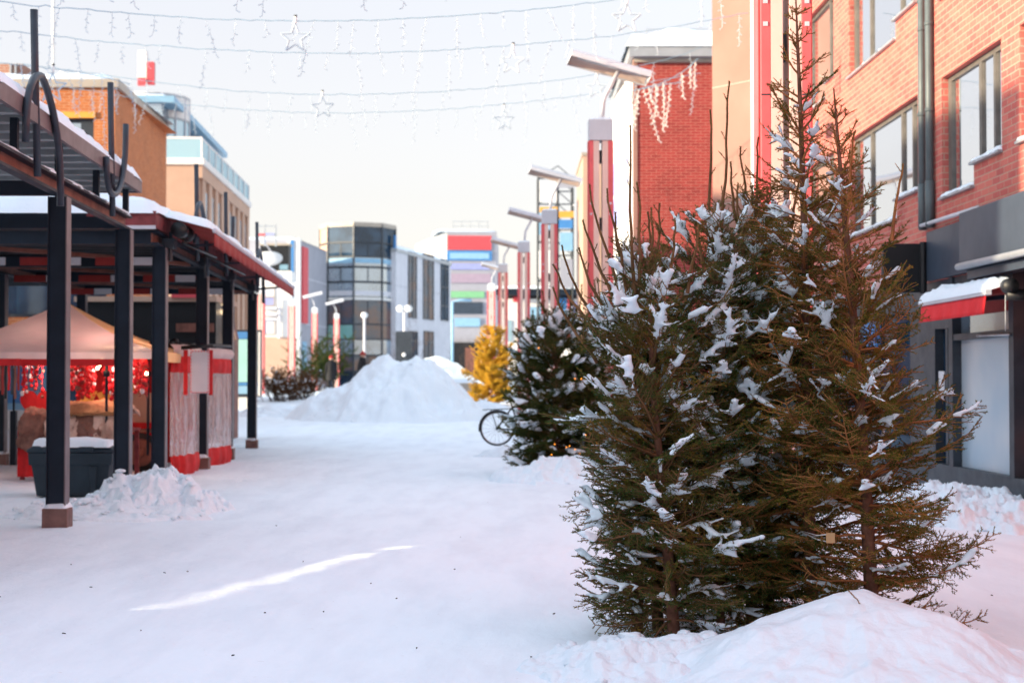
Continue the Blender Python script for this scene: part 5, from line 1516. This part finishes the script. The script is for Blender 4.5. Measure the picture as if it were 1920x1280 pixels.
def strand(label, Y, px, seed, drop=(.35, .95), sp=.34, r=.008, dr=.0045, Y2=None):
    rnd = random.Random(seed)
    n_ = len(px) - 1
    pts = spline([at(a, b, Y + ((Y2 or Y) - Y) * i / n_) for i, (a, b) in enumerate(px)])
    T = thing('icicle_lights', label, 'light string', pts[0], 'icicle light strings across the street')
    cp = []
    for i in range(len(pts) - 1):
        L = (pts[i + 1] - pts[i]).length; m = max(1, int(L / .10))
        for k in range(m): cp.append(pts[i].lerp(pts[i + 1], k / m) + V((0, rnd.gauss(0, .004), rnd.gauss(0, .008))))
    mb = MB(); mb.tube(cp, r, 5); mb.build('cable', M['wire'], T)
    acc = 0; nxt = .1
    for i in range(len(cp) - 1):
        acc += (cp[i + 1] - cp[i]).length
        if acc < nxt: continue
        nxt = acc + sp * rnd.uniform(.7, 1.35)
        if rnd.random() < .08: continue
        l = rnd.uniform(*drop) * rnd.choice([.6, 1, 1]); m = max(4, int(l / .07)); q = [cp[i]]; sg = rnd.choice((-1, 1)); mb = MB()
        bend = rnd.gauss(0, .010)
        for k in range(m):
            q.append(q[-1] + V((bend + rnd.gauss(0, .008), rnd.gauss(0, .006), -l / m)))
            sg = -sg
            e = q[-1] + V((sg * rnd.uniform(.03, .06), rnd.gauss(0, .02), -rnd.uniform(.01, .05)))
            if k % 1 == 0: mb.tube([q[-1], e], [dr, dr * 1.7], 4)
        mb.tube(q, dr, 4); mb.build('light_drop', M['string'], T)
    return T


def star(label, c, r, seed, tilt=.0):
    T = thing('star_light', label, 'star light', c, 'wire stars on the light strings')
    c = V(c); pts = []
    for k in range(11):
        a = R(90 + 36 * k) + tilt; rr = r if k % 2 == 0 else r * .42
        pts.append(c + V((rr * math.cos(a), rr * .25 * math.sin(seed + k * .0) * math.cos(a), rr * math.sin(a))))
    mb = MB()
    for i in range(10): mb.tube([pts[i], pts[i + 1]], .017, 6)
    mb.build('star_outline', M['string'], T)
    mb = MB(); mb.tube([pts[0], pts[0] + V((.01, 0, r * .42))], .028, 6); mb.build('hanger', M['pale'], T)
    mb = MB(); mb.tube([pts[0] + V((.01, 0, r * .42)), pts[0] + V((.01, 0, r * .55))], .03, 6); mb.build('clip', M['steel'], T)


strand('topmost icicle light string, mostly above the frame', 21, [(-300, -130), (100, -55), (500, -25), (800, -28), (1100, -60), (1500, -130)], 1, (.2, .45), .42)
strand('icicle light string crossing highest, with a big star at left of centre', 26, [(-150, -25), (0, 3), (180, 20), (400, 36), (590, 40), (800, 33), (1000, 18), (1180, -4), (1420, -50)], 2)
strand('icicle light string below the highest one, ending over the brick roof', 30, [(-150, 40), (0, 57), (200, 78), (400, 93), (590, 100), (780, 97), (960, 85), (1180, 63), (1420, 22)], 3)
strand('third icicle light string down, passing behind the big lamp head', 36, [(40, 120), (170, 137), (320, 158), (480, 173), (640, 178), (820, 172), (980, 158), (1120, 139), (1250, 112), (1320, 88)], 4)
strand('lowest icicle light string, fading over the pale sky', 42, [(40, 150), (180, 172), (330, 194), (480, 207), (640, 212), (820, 206), (980, 192), (1120, 174), (1240, 150), (1320, 136)], 5, (.3, 1.1))
strand('dark short light string before the orange brick wall', 33, [(-60, 112), (60, 125), (110, 131), (180, 142), (250, 160)], 6, (.5, 1.6), .28)
M['string2'] = plain('pink_light_string', (.72, .60, .56), .5, .1, 8, 0); s0 = M['string']; M['string'] = M['string2']  # pinker string colour for the strands before the red wall
strand('upper icicle lights hanging before the deep red brick wall', 40, [(1180, 172), (1230, 160), (1275, 138), (1312, 108)], 7, (.5, 1.3), .24, .012, .013)
strand('lower icicle lights hanging before the deep red brick wall', 41, [(1192, 182), (1205, 166), (1240, 160), (1282, 154)], 8, (.5, 1.5), .26, .012, .013)
M['string'] = s0
for (px, py, Y, r, lab) in ((553, 72, 26, .25, 'largest wire star, at left of centre below the highest light string'), (1175, 36, 26, .25, 'wire star highest at right, cut near the top edge'), (960, 117, 30, .245, 'wire star left of the big grey lamp head'),
                            (605, 202, 36, .26, 'wire star in the middle sky, under the third light string'), (1118, 166, 36, .24, 'faint wire star behind the big lamp arm'), (945, 226, 42, .29, 'lowest wire star, above the thin lamp heads'), (98, 165, 33, .33, 'wire star before the orange brick wall beside the flagpole')):
    star(lab, at(px, py, Y), r, px, .06 * math.sin(px))

# ================================================================ people
def person(label, loc, h, yaw, hatmat, stride=.25):
    o = V(loc); s = h / 1.75
    T = thing('person', label, 'person', loc)
    c, sn_ = math.cos(yaw), math.sin(yaw)
    def w(x, y, z): return o + V((x * c - y * sn_, x * sn_ + y * c, z)) * s
    vs = [(0, 0, .95, .15), (0, .01, 1.15, .145), (0, .02, 1.36, .17), (0, .02, 1.48, .07), (0, .03, 1.56, .062), (0, .04, 1.66, .098), (0, .035, 1.72, .085),
          (-.19, .01, 1.41, .07), (-.25, -.04, 1.13, .055), (-.24, .06, .90, .042), (-.24, .09, .80, .04),
          (.19, .01, 1.41, .07), (.25, .05, 1.13, .055), (.24, -.02, .90, .042), (.24, -.03, .80, .04),
          (-.1, .02, .88, .10), (-.1, stride * .6, .50, .068), (-.1, stride * .5, .10, .05), (-.1, stride * .5 + .17, .04, .04),
          (.1, 0, .88, .10), (.1, -stride * .3, .50, .068), (.1, -stride, .12, .05), (.1, -stride + .14, .04, .04)]
    ed = [(0, 1), (1, 2), (2, 3), (3, 4), (4, 5), (5, 6), (2, 7), (7, 8), (8, 9), (9, 10), (2, 11), (11, 12), (12, 13), (13, 14), (0, 15), (15, 16), (16, 17), (17, 18), (0, 19), (19, 20), (20, 21), (21, 22)]
    me = bpy.data.meshes.new('body'); me.from_pydata([w(*v[:3]) - o for v in vs], ed, []); me.materials.append(M['coat'])
    ob = bpy.data.objects.new('body', me); COL.objects.link(ob); ob.parent = T; ORIG[ob] = o
    sk = ob.modifiers.new('Skin', 'SKIN')
    for i, v in enumerate(vs): me.skin_vertices[0].data[i].radius = (v[3] * s, v[3] * s)
    me.skin_vertices[0].data[0].use_root = True
    ob.modifiers.new('Sub', 'SUBSURF').levels = 2
    mb = MB(); rings = [(.62, .23, .20), (.80, .225, .19), (1.0, .205, .165), (1.2, .21, .16), (1.38, .20, .14), (1.47, .10, .09)]
    mb.grid(lambda i, j: (lambda q: w(q[1] * math.cos(6.2832 * i), .01 + q[2] * math.sin(6.2832 * i), q[0]))(rings[min(5, int(round(j * 5)))]), 18, 5)
    mb.build('winter_coat', M['coat'], T, True)
    mb = MB(); q = w(0, .045, 1.64); mb.ball(q, .09 * s, .10 * s, .12 * s); mb.ball(w(0, .15, 1.63), .018 * s); mb.build('head', M['skin'], T, True)
    mb = MB(); mb.grid(lambda i, j: w(.115 * math.cos(6.2832 * i) * math.cos(j * 1.5), .04 + .12 * math.sin(6.2832 * i) * math.cos(j * 1.5), 1.655 + .12 * math.sin(j * 1.5)), 16, 5); mb.ball(w(0, .04, 1.79), .03 * s); mb.build('knit_hat', hatmat, T, True)
    mb = MB(); mb.tube([w(.07, .06, 1.5), w(0, -.07, 1.5), w(-.07, .06, 1.5), w(0, .12, 1.47), w(.07, .06, 1.5)], .05 * s, 8); mb.build('scarf', M['coat'], T, True)
    return T
p = at(621, 740, 80); person('person in a black coat and red hat walking away left of the mound', (p.x, 80, .82), 1.9, R(12), M['hat'])
p = at(678, 700, 55.5); person('person in dark coat and red hat half hidden behind the mound', (p.x, 55.6, .84), 1.64, R(-60), M['hat'], .1)

# ================================================================ bicycle
Yb = 31.0; hb = at(932, 803, Yb)
Bk = thing('bicycle', 'black bicycle parked behind the second spruce clump, rear wheel showing', 'bicycle', (hb.x + .5, Yb, .0))
def ring(c, r, t, n=40): 
    return [c + V((r * math.cos(6.2832 * k / n), 0, r * math.sin(6.2832 * k / n))) for k in range(n + 1)]
for dx in (0, 1.05):
    c = V((hb.x + dx, Yb, hb.z)); mb = MB(); mb.tube(ring(c, .325, 0), .019, 8); wl = mb.build('wheel', M['rubber'], Bk, True)
    mb = MB(); mb.tube(ring(c, .305, 0), .011, 6); mb.build('rim', M['chrome'], wl, True)
    mb = MB()
    for k in range(18):
        a = 6.2832 * k / 18; mb.tube([c + V((0, .02 * (-1) ** k, 0)), c + V((.3 * math.cos(a), 0, .3 * math.sin(a)))], .002, 4)
    mb.tube([c - V((0, .05, 0)), c + V((0, .05, 0))], .03, 10); mb.build('spokes', M['black'], wl)
    mb = MB(); mb.tube([c + V((.35 * math.cos(a), 0, .35 * math.sin(a))) for a in np.linspace(R(20), R(190), 16)], .022, 6); mb.build('mudguard', M['black'], Bk, True)
r_, f_ = V((hb.x, Yb, hb.z)), V((hb.x + 1.05, Yb, hb.z)); bb = r_ + V((.45, 0, -.04)); st = r_ + V((.30, 0, .42)); hd = r_ + V((.86, 0, .48))
mb = MB()
for a, b in ((r_, bb), (r_, st), (bb, st), (bb, hd), (st, hd - V((0, 0, .06))), (f_, hd), (hd, hd + V((-.05, 0, .14)))): mb.tube([a, b], .016, 8)
mb.build('frame', M['black'], Bk, True)
mb = MB(); mb.tube([st, st + V((-.05, 0, .16))], .014, 8); mb.ball(st + V((-.07, 0, .19)), .14, .09, .04); mb.build('saddle', M['black'], Bk, True)
mb = MB(); h0 = hd + V((-.05, 0, .14)); mb.tube([h0 + V((-.15, -.28, .05)), h0 + V((0, -.12, .04)), h0, h0 + V((0, .12, .04)), h0 + V((-.15, .28, .05))], .013, 8); mb.build('handlebar', M['chrome'], Bk, True)
mb = MB()
for y in (-.06, .06): mb.tube([r_ + V((-.28, y, .37)), r_ + V((.26, y, .39))], .009, 6); mb.tube([r_ + V((0, y, 0)), r_ + V((-.12, y, .37))], .008, 6)
for x in (-.28, -.1, .1): mb.tube([r_ + V((x, -.06, .375)), r_ + V((x, .06, .375))], .008, 6)
mb.build('luggage_rack', M['black'], Bk)
heap('snow_bank', 'low snow bank under the bicycle wheel', 'snow heaps', (hb.x + .5, Yb - .1), 1.1, .5, .22, 61, .08, 2.5, 50, .8)

# ================================================================ spruces
def bell(a, pw, lo=.55):
    """crown outline: full radius low down, narrowing above a"""
    return lambda t: (lo + (1 - lo) * min(1, t / .12)) * min(1, max(0.0, (1 - t) / a)) ** pw
GR = 'cut spruces standing in the near clump'
def loc_(px, Y): q = at(px, 900, Y); return (q.x, Y, 0)
spruce('spruce_tree', 'tallest spruce of the near clump, its bare leader rising before the red lamp column', GR, loc_(1525, 9.35), 3.80, .74, 11, M['needle_o'], bell(.62, .8), lean=(-.09, 0), snow=.62, nw_=5, trunk_r=.04, snowr=.025, snow_top=.80)
spruce('spruce_tree', 'olive brown spruce rightmost in the near clump, beside the frosted shop window', GR, loc_(1642, 9.0), 3.2, .74, 12, M['needle_o'], bell(.62, .85, .8), lean=(-.20, .1), snow=.28, nw_=6, snow_top=.82, snowr=.022, leaders=((-.15, .05, 2.5, .45, .15), (.1, 0, 2.3, .45, .1)), trunk_r=.042, tipup=.7)
spruce('spruce_tree', 'dark green spruce of the near clump with two long bare shoots before the beige wall', GR, loc_(1345, 9.5), 2.5, .74, 13, M['needle_g'], bell(.30, .55), wh=.145, snow=.85, leaders=((.02, 0, 2.35, .97, .02), (-.03, .02, 2.35, .80), (.16, 0, 2.25, .45), (.10, -.1, 2.2, .35, .3), (-.1, -.1, 2.2, .3, -.3)), snowr=.029, nw_=6)
spruce('spruce_tree', 'wide spruce second from the left in the near clump, with slanting bare shoots on top', GR, loc_(1262, 9.1), 2.25, .62, 14, M['needle_g'], bell(.26, .5, .95), lean=(-.15, 0), wh=.14, snow=.65, leaders=((-.22, 0, 2.0, .98, -.08), (-.19, 0, 2.05, .60, -.05), (-.26, .05, 2.0, .62, -.25), (-.12, 0, 2.0, .50, .05), (-.02, 0, 2.0, .44, .15), (-.36, 0, 1.85, .42, -.6), (-.25, .1, 1.9, .75, -.4), (-.42, -.05, 1.75, .42, -.9), (.08, -.05, 2.0, .4, .2)), snowr=.028, nw_=7)
spruce('spruce_tree', 'bushy dark spruce filling the middle of the near clump behind the others', GR, loc_(1438, 10.0), 2.75, .80, 15, M['needle_k'], bell(.5, .65, .9), wh=.13, snow=.8, leaders=((-.1, .1, 2.5, .5, -.1), (.15, 0, 2.4, .5, .15), (.25, .1, 2.3, .45, .2)), snowr=.029, nw_=6)
spruce('spruce_tree', 'short dense spruce low at the left foot of the near clump', GR, loc_(1235, 9.55), 1.75, .62, 16, M['needle_g'], bell(.6, .6, .95), snow=.35, snowr=.03, nw_=6)
spruce('spruce_tree', 'slender green spruce forming the left edge of the near clump', GR, loc_(1196, 9.3), 2.2, .38, 18, M['needle_g'], bell(.25, .45, .95), snow=.4, snowr=.028, nw_=7, wh=.14, leaders=((-.06, 0, 2.05, .45, -.25), (-.12, 0, 1.95, .5, -.5), (-.2, 0, 1.8, .5, -.7), (.04, 0, 2.1, .4), (-.24, 0, 1.6, .45, -.8), (.1, 0, 2.05, .5, .1)))
spruce('spruce_tree', 'slim spruce crowded between the tallest one and the two bare shooted one', GR, loc_(1412, 9.65), 2.7, .62, 17, M['needle_g'], bell(.4, .6, .9), snow=.55, snowr=.029, nw_=6, leaders=((.02, 0, 2.5, .5, .1), (-.08, 0, 2.4, .45, -.2)))

G2 = 'spruces of the second clump'
kw = dict(dens=260, nl=.026, nw=.0075, sec=.045, wh=.15, snow=.55, snowr=.05, voxel=.026)
spruce('spruce_tree', 'leftmost dark spruce of the second clump, overlapping the bicycle', G2, loc_(1004, 25.2), 2.45, .66, 21, M['needle_g'], bell(.28, .5, .95), **kw)
spruce('spruce_tree', 'middle spruce of the second clump with thin bare tops', G2, loc_(1042, 24.6), 2.55, .85, 22, M['needle_k'], bell(.3, .5, .95), leaders=((.05, 0, 2.4, .7), (-.15, 0, 2.2, .7, -.1), (.2, 0, 2.2, .7, .1), (.35, 0, 2.1, .9, .1), (-.3, 0, 2.1, .5, -.2)), **kw)
spruce('spruce_tree', 'rightmost spruce of the second clump, mostly hidden by the near one', G2, loc_(1102, 25.0), 2.6, .85, 23, M['needle_k'], bell(.35, .5, .95), leaders=((.1, 0, 2.4, .7),), **kw)
kw = dict(dens=230, nl=.036, nw=.013, sec=.055, wh=.16, snow=.2, snowr=.05, voxel=.05)
spruce('spruce_tree', 'golden sunlit spruce beyond the second clump', None, (at(922, 700, 61).x, 61, terrain(0, 61)), 3.0, 1.15, 31, M['needle_sunlit'], bell(.4, .5, .9), **kw)

def shrub(label, loc, rx, h, seed, mat, group=None, n=46, leaf=.05, snowy=True):
    rnd = random.Random(seed); g = np.random.default_rng(seed); T = thing('shrub', label, 'shrub', loc, group); o = V(loc); S, Sh, bl = [], [], []
    for k in range(n):
        a = rnd.uniform(0, 6.28); p = o + V((rnd.gauss(0, rx * .3), rnd.gauss(0, rx * .2), -.05)); d = V((math.cos(a) * .5, math.sin(a) * .4, 1)).normalized(); l = h * rnd.uniform(.55, 1.0); m = 7
        for i in range(m):
            q = p + d * l / m; S.append((*p, *q, .014 * (1 - i / m) + .004, .014 * (1 - (i + 1) / m) + .004)); 
            if i > 1:
                for e in range(3):
                    dv = (d + V((rnd.gauss(0, .8), rnd.gauss(0, .8), rnd.gauss(0, .4)))).normalized(); q2 = q + dv * l * rnd.uniform(.1, .25); S.append((*q, *q2, .005, .003)); Sh.append((*q, *q2))
                    if snowy and rnd.random() < .12: bl.append((q2.x, q2.y, q2.z, leaf * 1.4, leaf))
            p = q; d = (d + V((rnd.gauss(0, .22), rnd.gauss(0, .22), .05))).normalized()
    v, f = seg_mesh(S, 3); np_obj('branches', v, f, M['twig_d'], T)
    if mat: v, f = needle_mesh(Sh, 60, leaf * 1.6, leaf * .5, g); np_obj('foliage', v, f, mat, T)
    if bl: blobs_to_mesh('snow_cover', bl, .05, M['snow'], T, 2)['kind'] = 'stuff'
M['leaf_br'] = needle_mat('brown_leaves', [(.3, (.05, .025, .012)), (.5, (.13, .06, .025)), (.7, (.22, .11, .04))], 0)
for k, (px, Y, rx, h, lab) in enumerate(((522, 66, .8, 1.5, 'brown leafy shrub nearest the poster lightbox'), (548, 68, .8, 1.4, 'brown leafy shrub between the lightbox and the lamp column'), (570, 70, .8, 1.3, 'brown leafy shrub against the pale red lamp column'))):
    shrub(lab, (at(px, 735, Y).x, Y, terrain(0, Y) - .05), rx, h, 70 + k, M['leaf_br'], 'brown shrubs by the far snow bank')
shrub('tall dark bush before the glass tower, behind the walking person', (at(598, 700, 110).x, 110, .7), 1.7, 4.0, 80, M['needle_k'], None, 46, .08, False)
shrub('bare leafless bush before the entrance of the sign block', (at(880, 700, 130).x, 130, .7), 1.6, 4.5, 81, None, None, 26, .09, False)
shrub('bare leafless bush before the office building, around the globe lamp', (at(748, 700, 112).x, 112, .7), 2.2, 5.5, 82, None, None, 24, .09, False)

o = thing('fairy_lights', 'tiny orange fairy lights glowing low in the second spruce clump', 'light string', loc_(1060, 24))
rnd = random.Random(4); pts = [(1098, 815), (1062, 838), (1068, 836), (1040, 832), (1078, 842), (1087, 850), (1087, 865), (1087, 876), (1097, 871), (1105, 871), (1034, 852), (1010, 652), (1078, 710), (1090, 710), (1120, 830)]
mb = MB(); mb.tube([at(a, b, 24.0) for a, b in pts[:11]], .003, 4); mb.build('cable', M['black'], o)
for a, b in pts: mb = MB(); mb.ball(at(a, b, 23.98), .007); mb.build('bulb', M['bulb_o'], o, True)

# snow at the foot of the trees
heap('snow_mound', 'big lumpy snow mound in the right foreground at the foot of the spruces', 'snow heaps', (1.76, 8.0), 1.08, 1.2, .34, 91, .06, 1.1, 220, .72, 'snow', peaks=((-.02, .1, .5, .05), (-.5, -.1, .5, .05), (.45, -.25, .4, .04)), chunk=0, cat='snow mound')
heap('snow_heap', 'low broken snow heap at the bottom left foot of the near clump', 'snow heaps', (.72, 8.25), .75, .75, .12, 92, .08, 2.6, 130, .8, chunk=12)
heap('snow_bank', 'low snow bank round the base of the second spruce clump', 'snow heaps', (at(1060, 900, 23.4).x, 23.6), 1.15, 1.1, .30, 93, .12, 2.5, 90, .6, chunk=20)
heap('snow_bank', 'lumpy ridge of shovelled snow along the foot of the shop front', 'snow heaps', (RF(9.6, .9, 0).x, 17.6), .9, 2.4, .26, 94, .14, 3.0, 130, .6, chunk=90)
# twigs stuck in the mound and the bit of card tied to the trunk
S = []; P0 = at(1608, 1128, 7.95) - V((0, 0, .05)); Sh = []
for a, b in (((0, 0, .06), (-.06, -.03, .12)), ((0, 0, .06), (.03, -.06, -.02)), ((.03, -.06, -.02), (.06, -.12, -.08)), ((.01, -.03, .02), (.10, -.06, .015)), ((.1, -.06, .015), (.13, -.07, .0))):
    S.append((*(P0 + V(a)), *(P0 + V(b)), .003, .002)); Sh.append((*(P0 + V(a)), *(P0 + V(b))))
T = thing('spruce_twig', 'broken spruce twig lying on the crest of the foreground snow mound', 'twig', P0)
v, f = seg_mesh(S); np_obj('stem', v, f, M['twig'], T); v, f = needle_mesh(Sh, 500, .013, .004, np.random.default_rng(1)); np_obj('foliage', v, f, M['needle_o'], T)
q = at(1557, 1008, 8.72)
T = thing('tag_card', 'small tan card tied with a pale cord to the tallest spruce trunk', 'tag', q)
mb = MB(); mb.box(q.x - .024, q.x + .024, q.y - .006, q.y + .006, q.z - .028, q.z + .028); mb.build('card', M['box'], T)
mb = MB(); mb.tube([q + V((-.02, 0, .02)), q + V((-.07, .02, .012)), q + V((-.10, .5, 0)), q + V((-.07, .02, -.01)), q + V((-.02, 0, -.02))], .003, 5); mb.build('cord', M['white'], T)

# ================================================================ unseen boards added left of the camera, their slanting gap shaped for the streak of sun
Hd = thing('added_streak_screen', 'unseen board screen added left of the camera to shape the sun streak', 'screen', (-6.5, 10.5, 0))
SUN = V((.94, .342, 0)).normalized(); EL = R(11.0)
def back(p, X):   # where the sun ray through ground point p crosses the plane x = X
    s = (p[0] - X) / SUN.x; return (p[1] - SUN.y * s, s * math.tan(EL))
P1, P2 = (-2.46, 10.3), (-.97, 14.3)
(ya, za), (yb2, zb) = back(P1, -6.5), back(P2, -6.5)
w = .030; zM = za + (zb - za) * (11.9 - ya) / (yb2 - ya)
mb = MB()
for (y0, y1, z00, z01, z10, z11) in ((-6, ya, -.1, 2.9, -.1, 2.9), (yb2, 13.57, -.1, 2.9, -.1, 2.9), (13.67, 15.2, -.1, 2.9, -.1, 2.9), (13.57, 13.67, 1.0, 2.9, 1.0, 2.9), (ya, yb2, -.1, za - w * .35, -.1, zb - w * .9), (ya, 11.85, za + w * .35, 2.9, zM + w * .9, 2.9), (11.95, yb2, zM + w * .9, 2.9, zb + w * .9, 2.9), (11.85, 11.95, 1.62, 2.9, 1.62, 2.9)):
    mb.prism([V((-6.5, y0, z00)), V((-6.5, y1, z10)), V((-6.5, y1, z11)), V((-6.5, y0, z01))], (-.02, 0, 0))
mb.build('board', M['wood'], Hd)
mb = MB()
for y in (-5.9, -2, 2, 6, 15.1): mb.box(-6.62, -6.523, y - .05, y + .05, -.1, 2.9)
mb.build('post', M['steel'], Hd)

# the lit bulbs of the stall
for (px, py, yy, e) in ((195, 690, 23.8, 5), (262, 680, 24.2, 3), (90, 694, 24.2, 5)):
    pl = bpy.data.lights.new('stall_bulb_light', 'POINT'); pl.energy = e; pl.color = (1, .66, .56); pl.shadow_soft_size = .04
    po = bpy.data.objects.new('stall_bulb_light', pl); COL.objects.link(po); po.location = at(px, py, yy)
# ================================================================ light, sky, camera
d = V((SUN.x * math.cos(EL), SUN.y * math.cos(EL), -math.sin(EL)))
ld = bpy.data.lights.new('sun', 'SUN'); ld.energy = SUN_E; ld.angle = R(.53); ld.color = (1, .83, .58)
lo = bpy.data.objects.new('sun', ld); COL.objects.link(lo); lo.rotation_euler = d.to_track_quat('-Z', 'Y').to_euler(); lo.location = (-20, -20, 30)
w = bpy.data.worlds.new('World'); scene.world = w; w.use_nodes = True
nt = w.node_tree; nt.nodes.clear()
sky = nt.nodes.new('ShaderNodeTexSky'); sky.sky_type = 'NISHITA'; sky.sun_disc = False; sky.sun_elevation = EL; sky.sun_rotation = math.atan2(-SUN.x, -SUN.y)
sky.air_density = 1.0; sky.dust_density = 1.5; sky.ozone_density = 1.5; sky.altitude = 100
hs_ = nt.nodes.new('ShaderNodeHueSaturation'); hs_.inputs['Saturation'].default_value = SKY_SAT
bg = nt.nodes.new('ShaderNodeBackground'); bg.inputs[1].default_value = SKY_E
ou = nt.nodes.new('ShaderNodeOutputWorld')
mxs = nt.nodes.new('ShaderNodeMix'); mxs.data_type = 'RGBA'; mxs.inputs[0].default_value = .62; 
tcn = nt.nodes.new('ShaderNodeTexCoord'); spx = nt.nodes.new('ShaderNodeSeparateXYZ'); rmp = nt.nodes.new('ShaderNodeValToRGB')
nt.links.new(tcn.outputs['Generated'], spx.inputs[0]); nt.links.new(spx.outputs[2], rmp.inputs[0])
rmp.color_ramp.elements[0].position = .0; rmp.color_ramp.elements[0].color = VEIL_LOW; rmp.color_ramp.elements[1].position = .85; rmp.color_ramp.elements[1].color = VEIL_HIGH
e_ = rmp.color_ramp.elements.new(.22); e_.color = VEIL_MID
nt.links.new(rmp.outputs[0], mxs.inputs[7])
nt.links.new(sky.outputs[0], hs_.inputs['Color']); nt.links.new(hs_.outputs[0], mxs.inputs[6]); nt.links.new(mxs.outputs[2], bg.inputs[0]); nt.links.new(bg.outputs[0], ou.inputs[0])

cd = bpy.data.cameras.new('camera'); cam = bpy.data.objects.new('camera', cd); COL.objects.link(cam)
cam.location = (0, 0, HEYE); cam.rotation_euler = (R(90) + PITCH, 0, 0)
cd.sensor_width = 36; cd.lens = 36 * F / 1920; cd.clip_end = 3000; cd.clip_start = .1
cd.dof.use_dof = True; cd.dof.focus_distance = 9.3; cd.dof.aperture_fstop = 3.0
scene.camera = cam
vs_ = scene.view_settings
vs_.view_transform = 'Standard'; vs_.look = 'None'; vs_.exposure = EXPO; vs_.gamma = 1
scene.render.engine = 'CYCLES'
scene.cycles.max_bounces = 6; scene.cycles.transparent_max_bounces = 8; scene.cycles.diffuse_bounces = 3; scene.cycles.glossy_bounces = 3
scene.cycles.use_denoising = True
scene.cycles.sample_clamp_indirect = 6
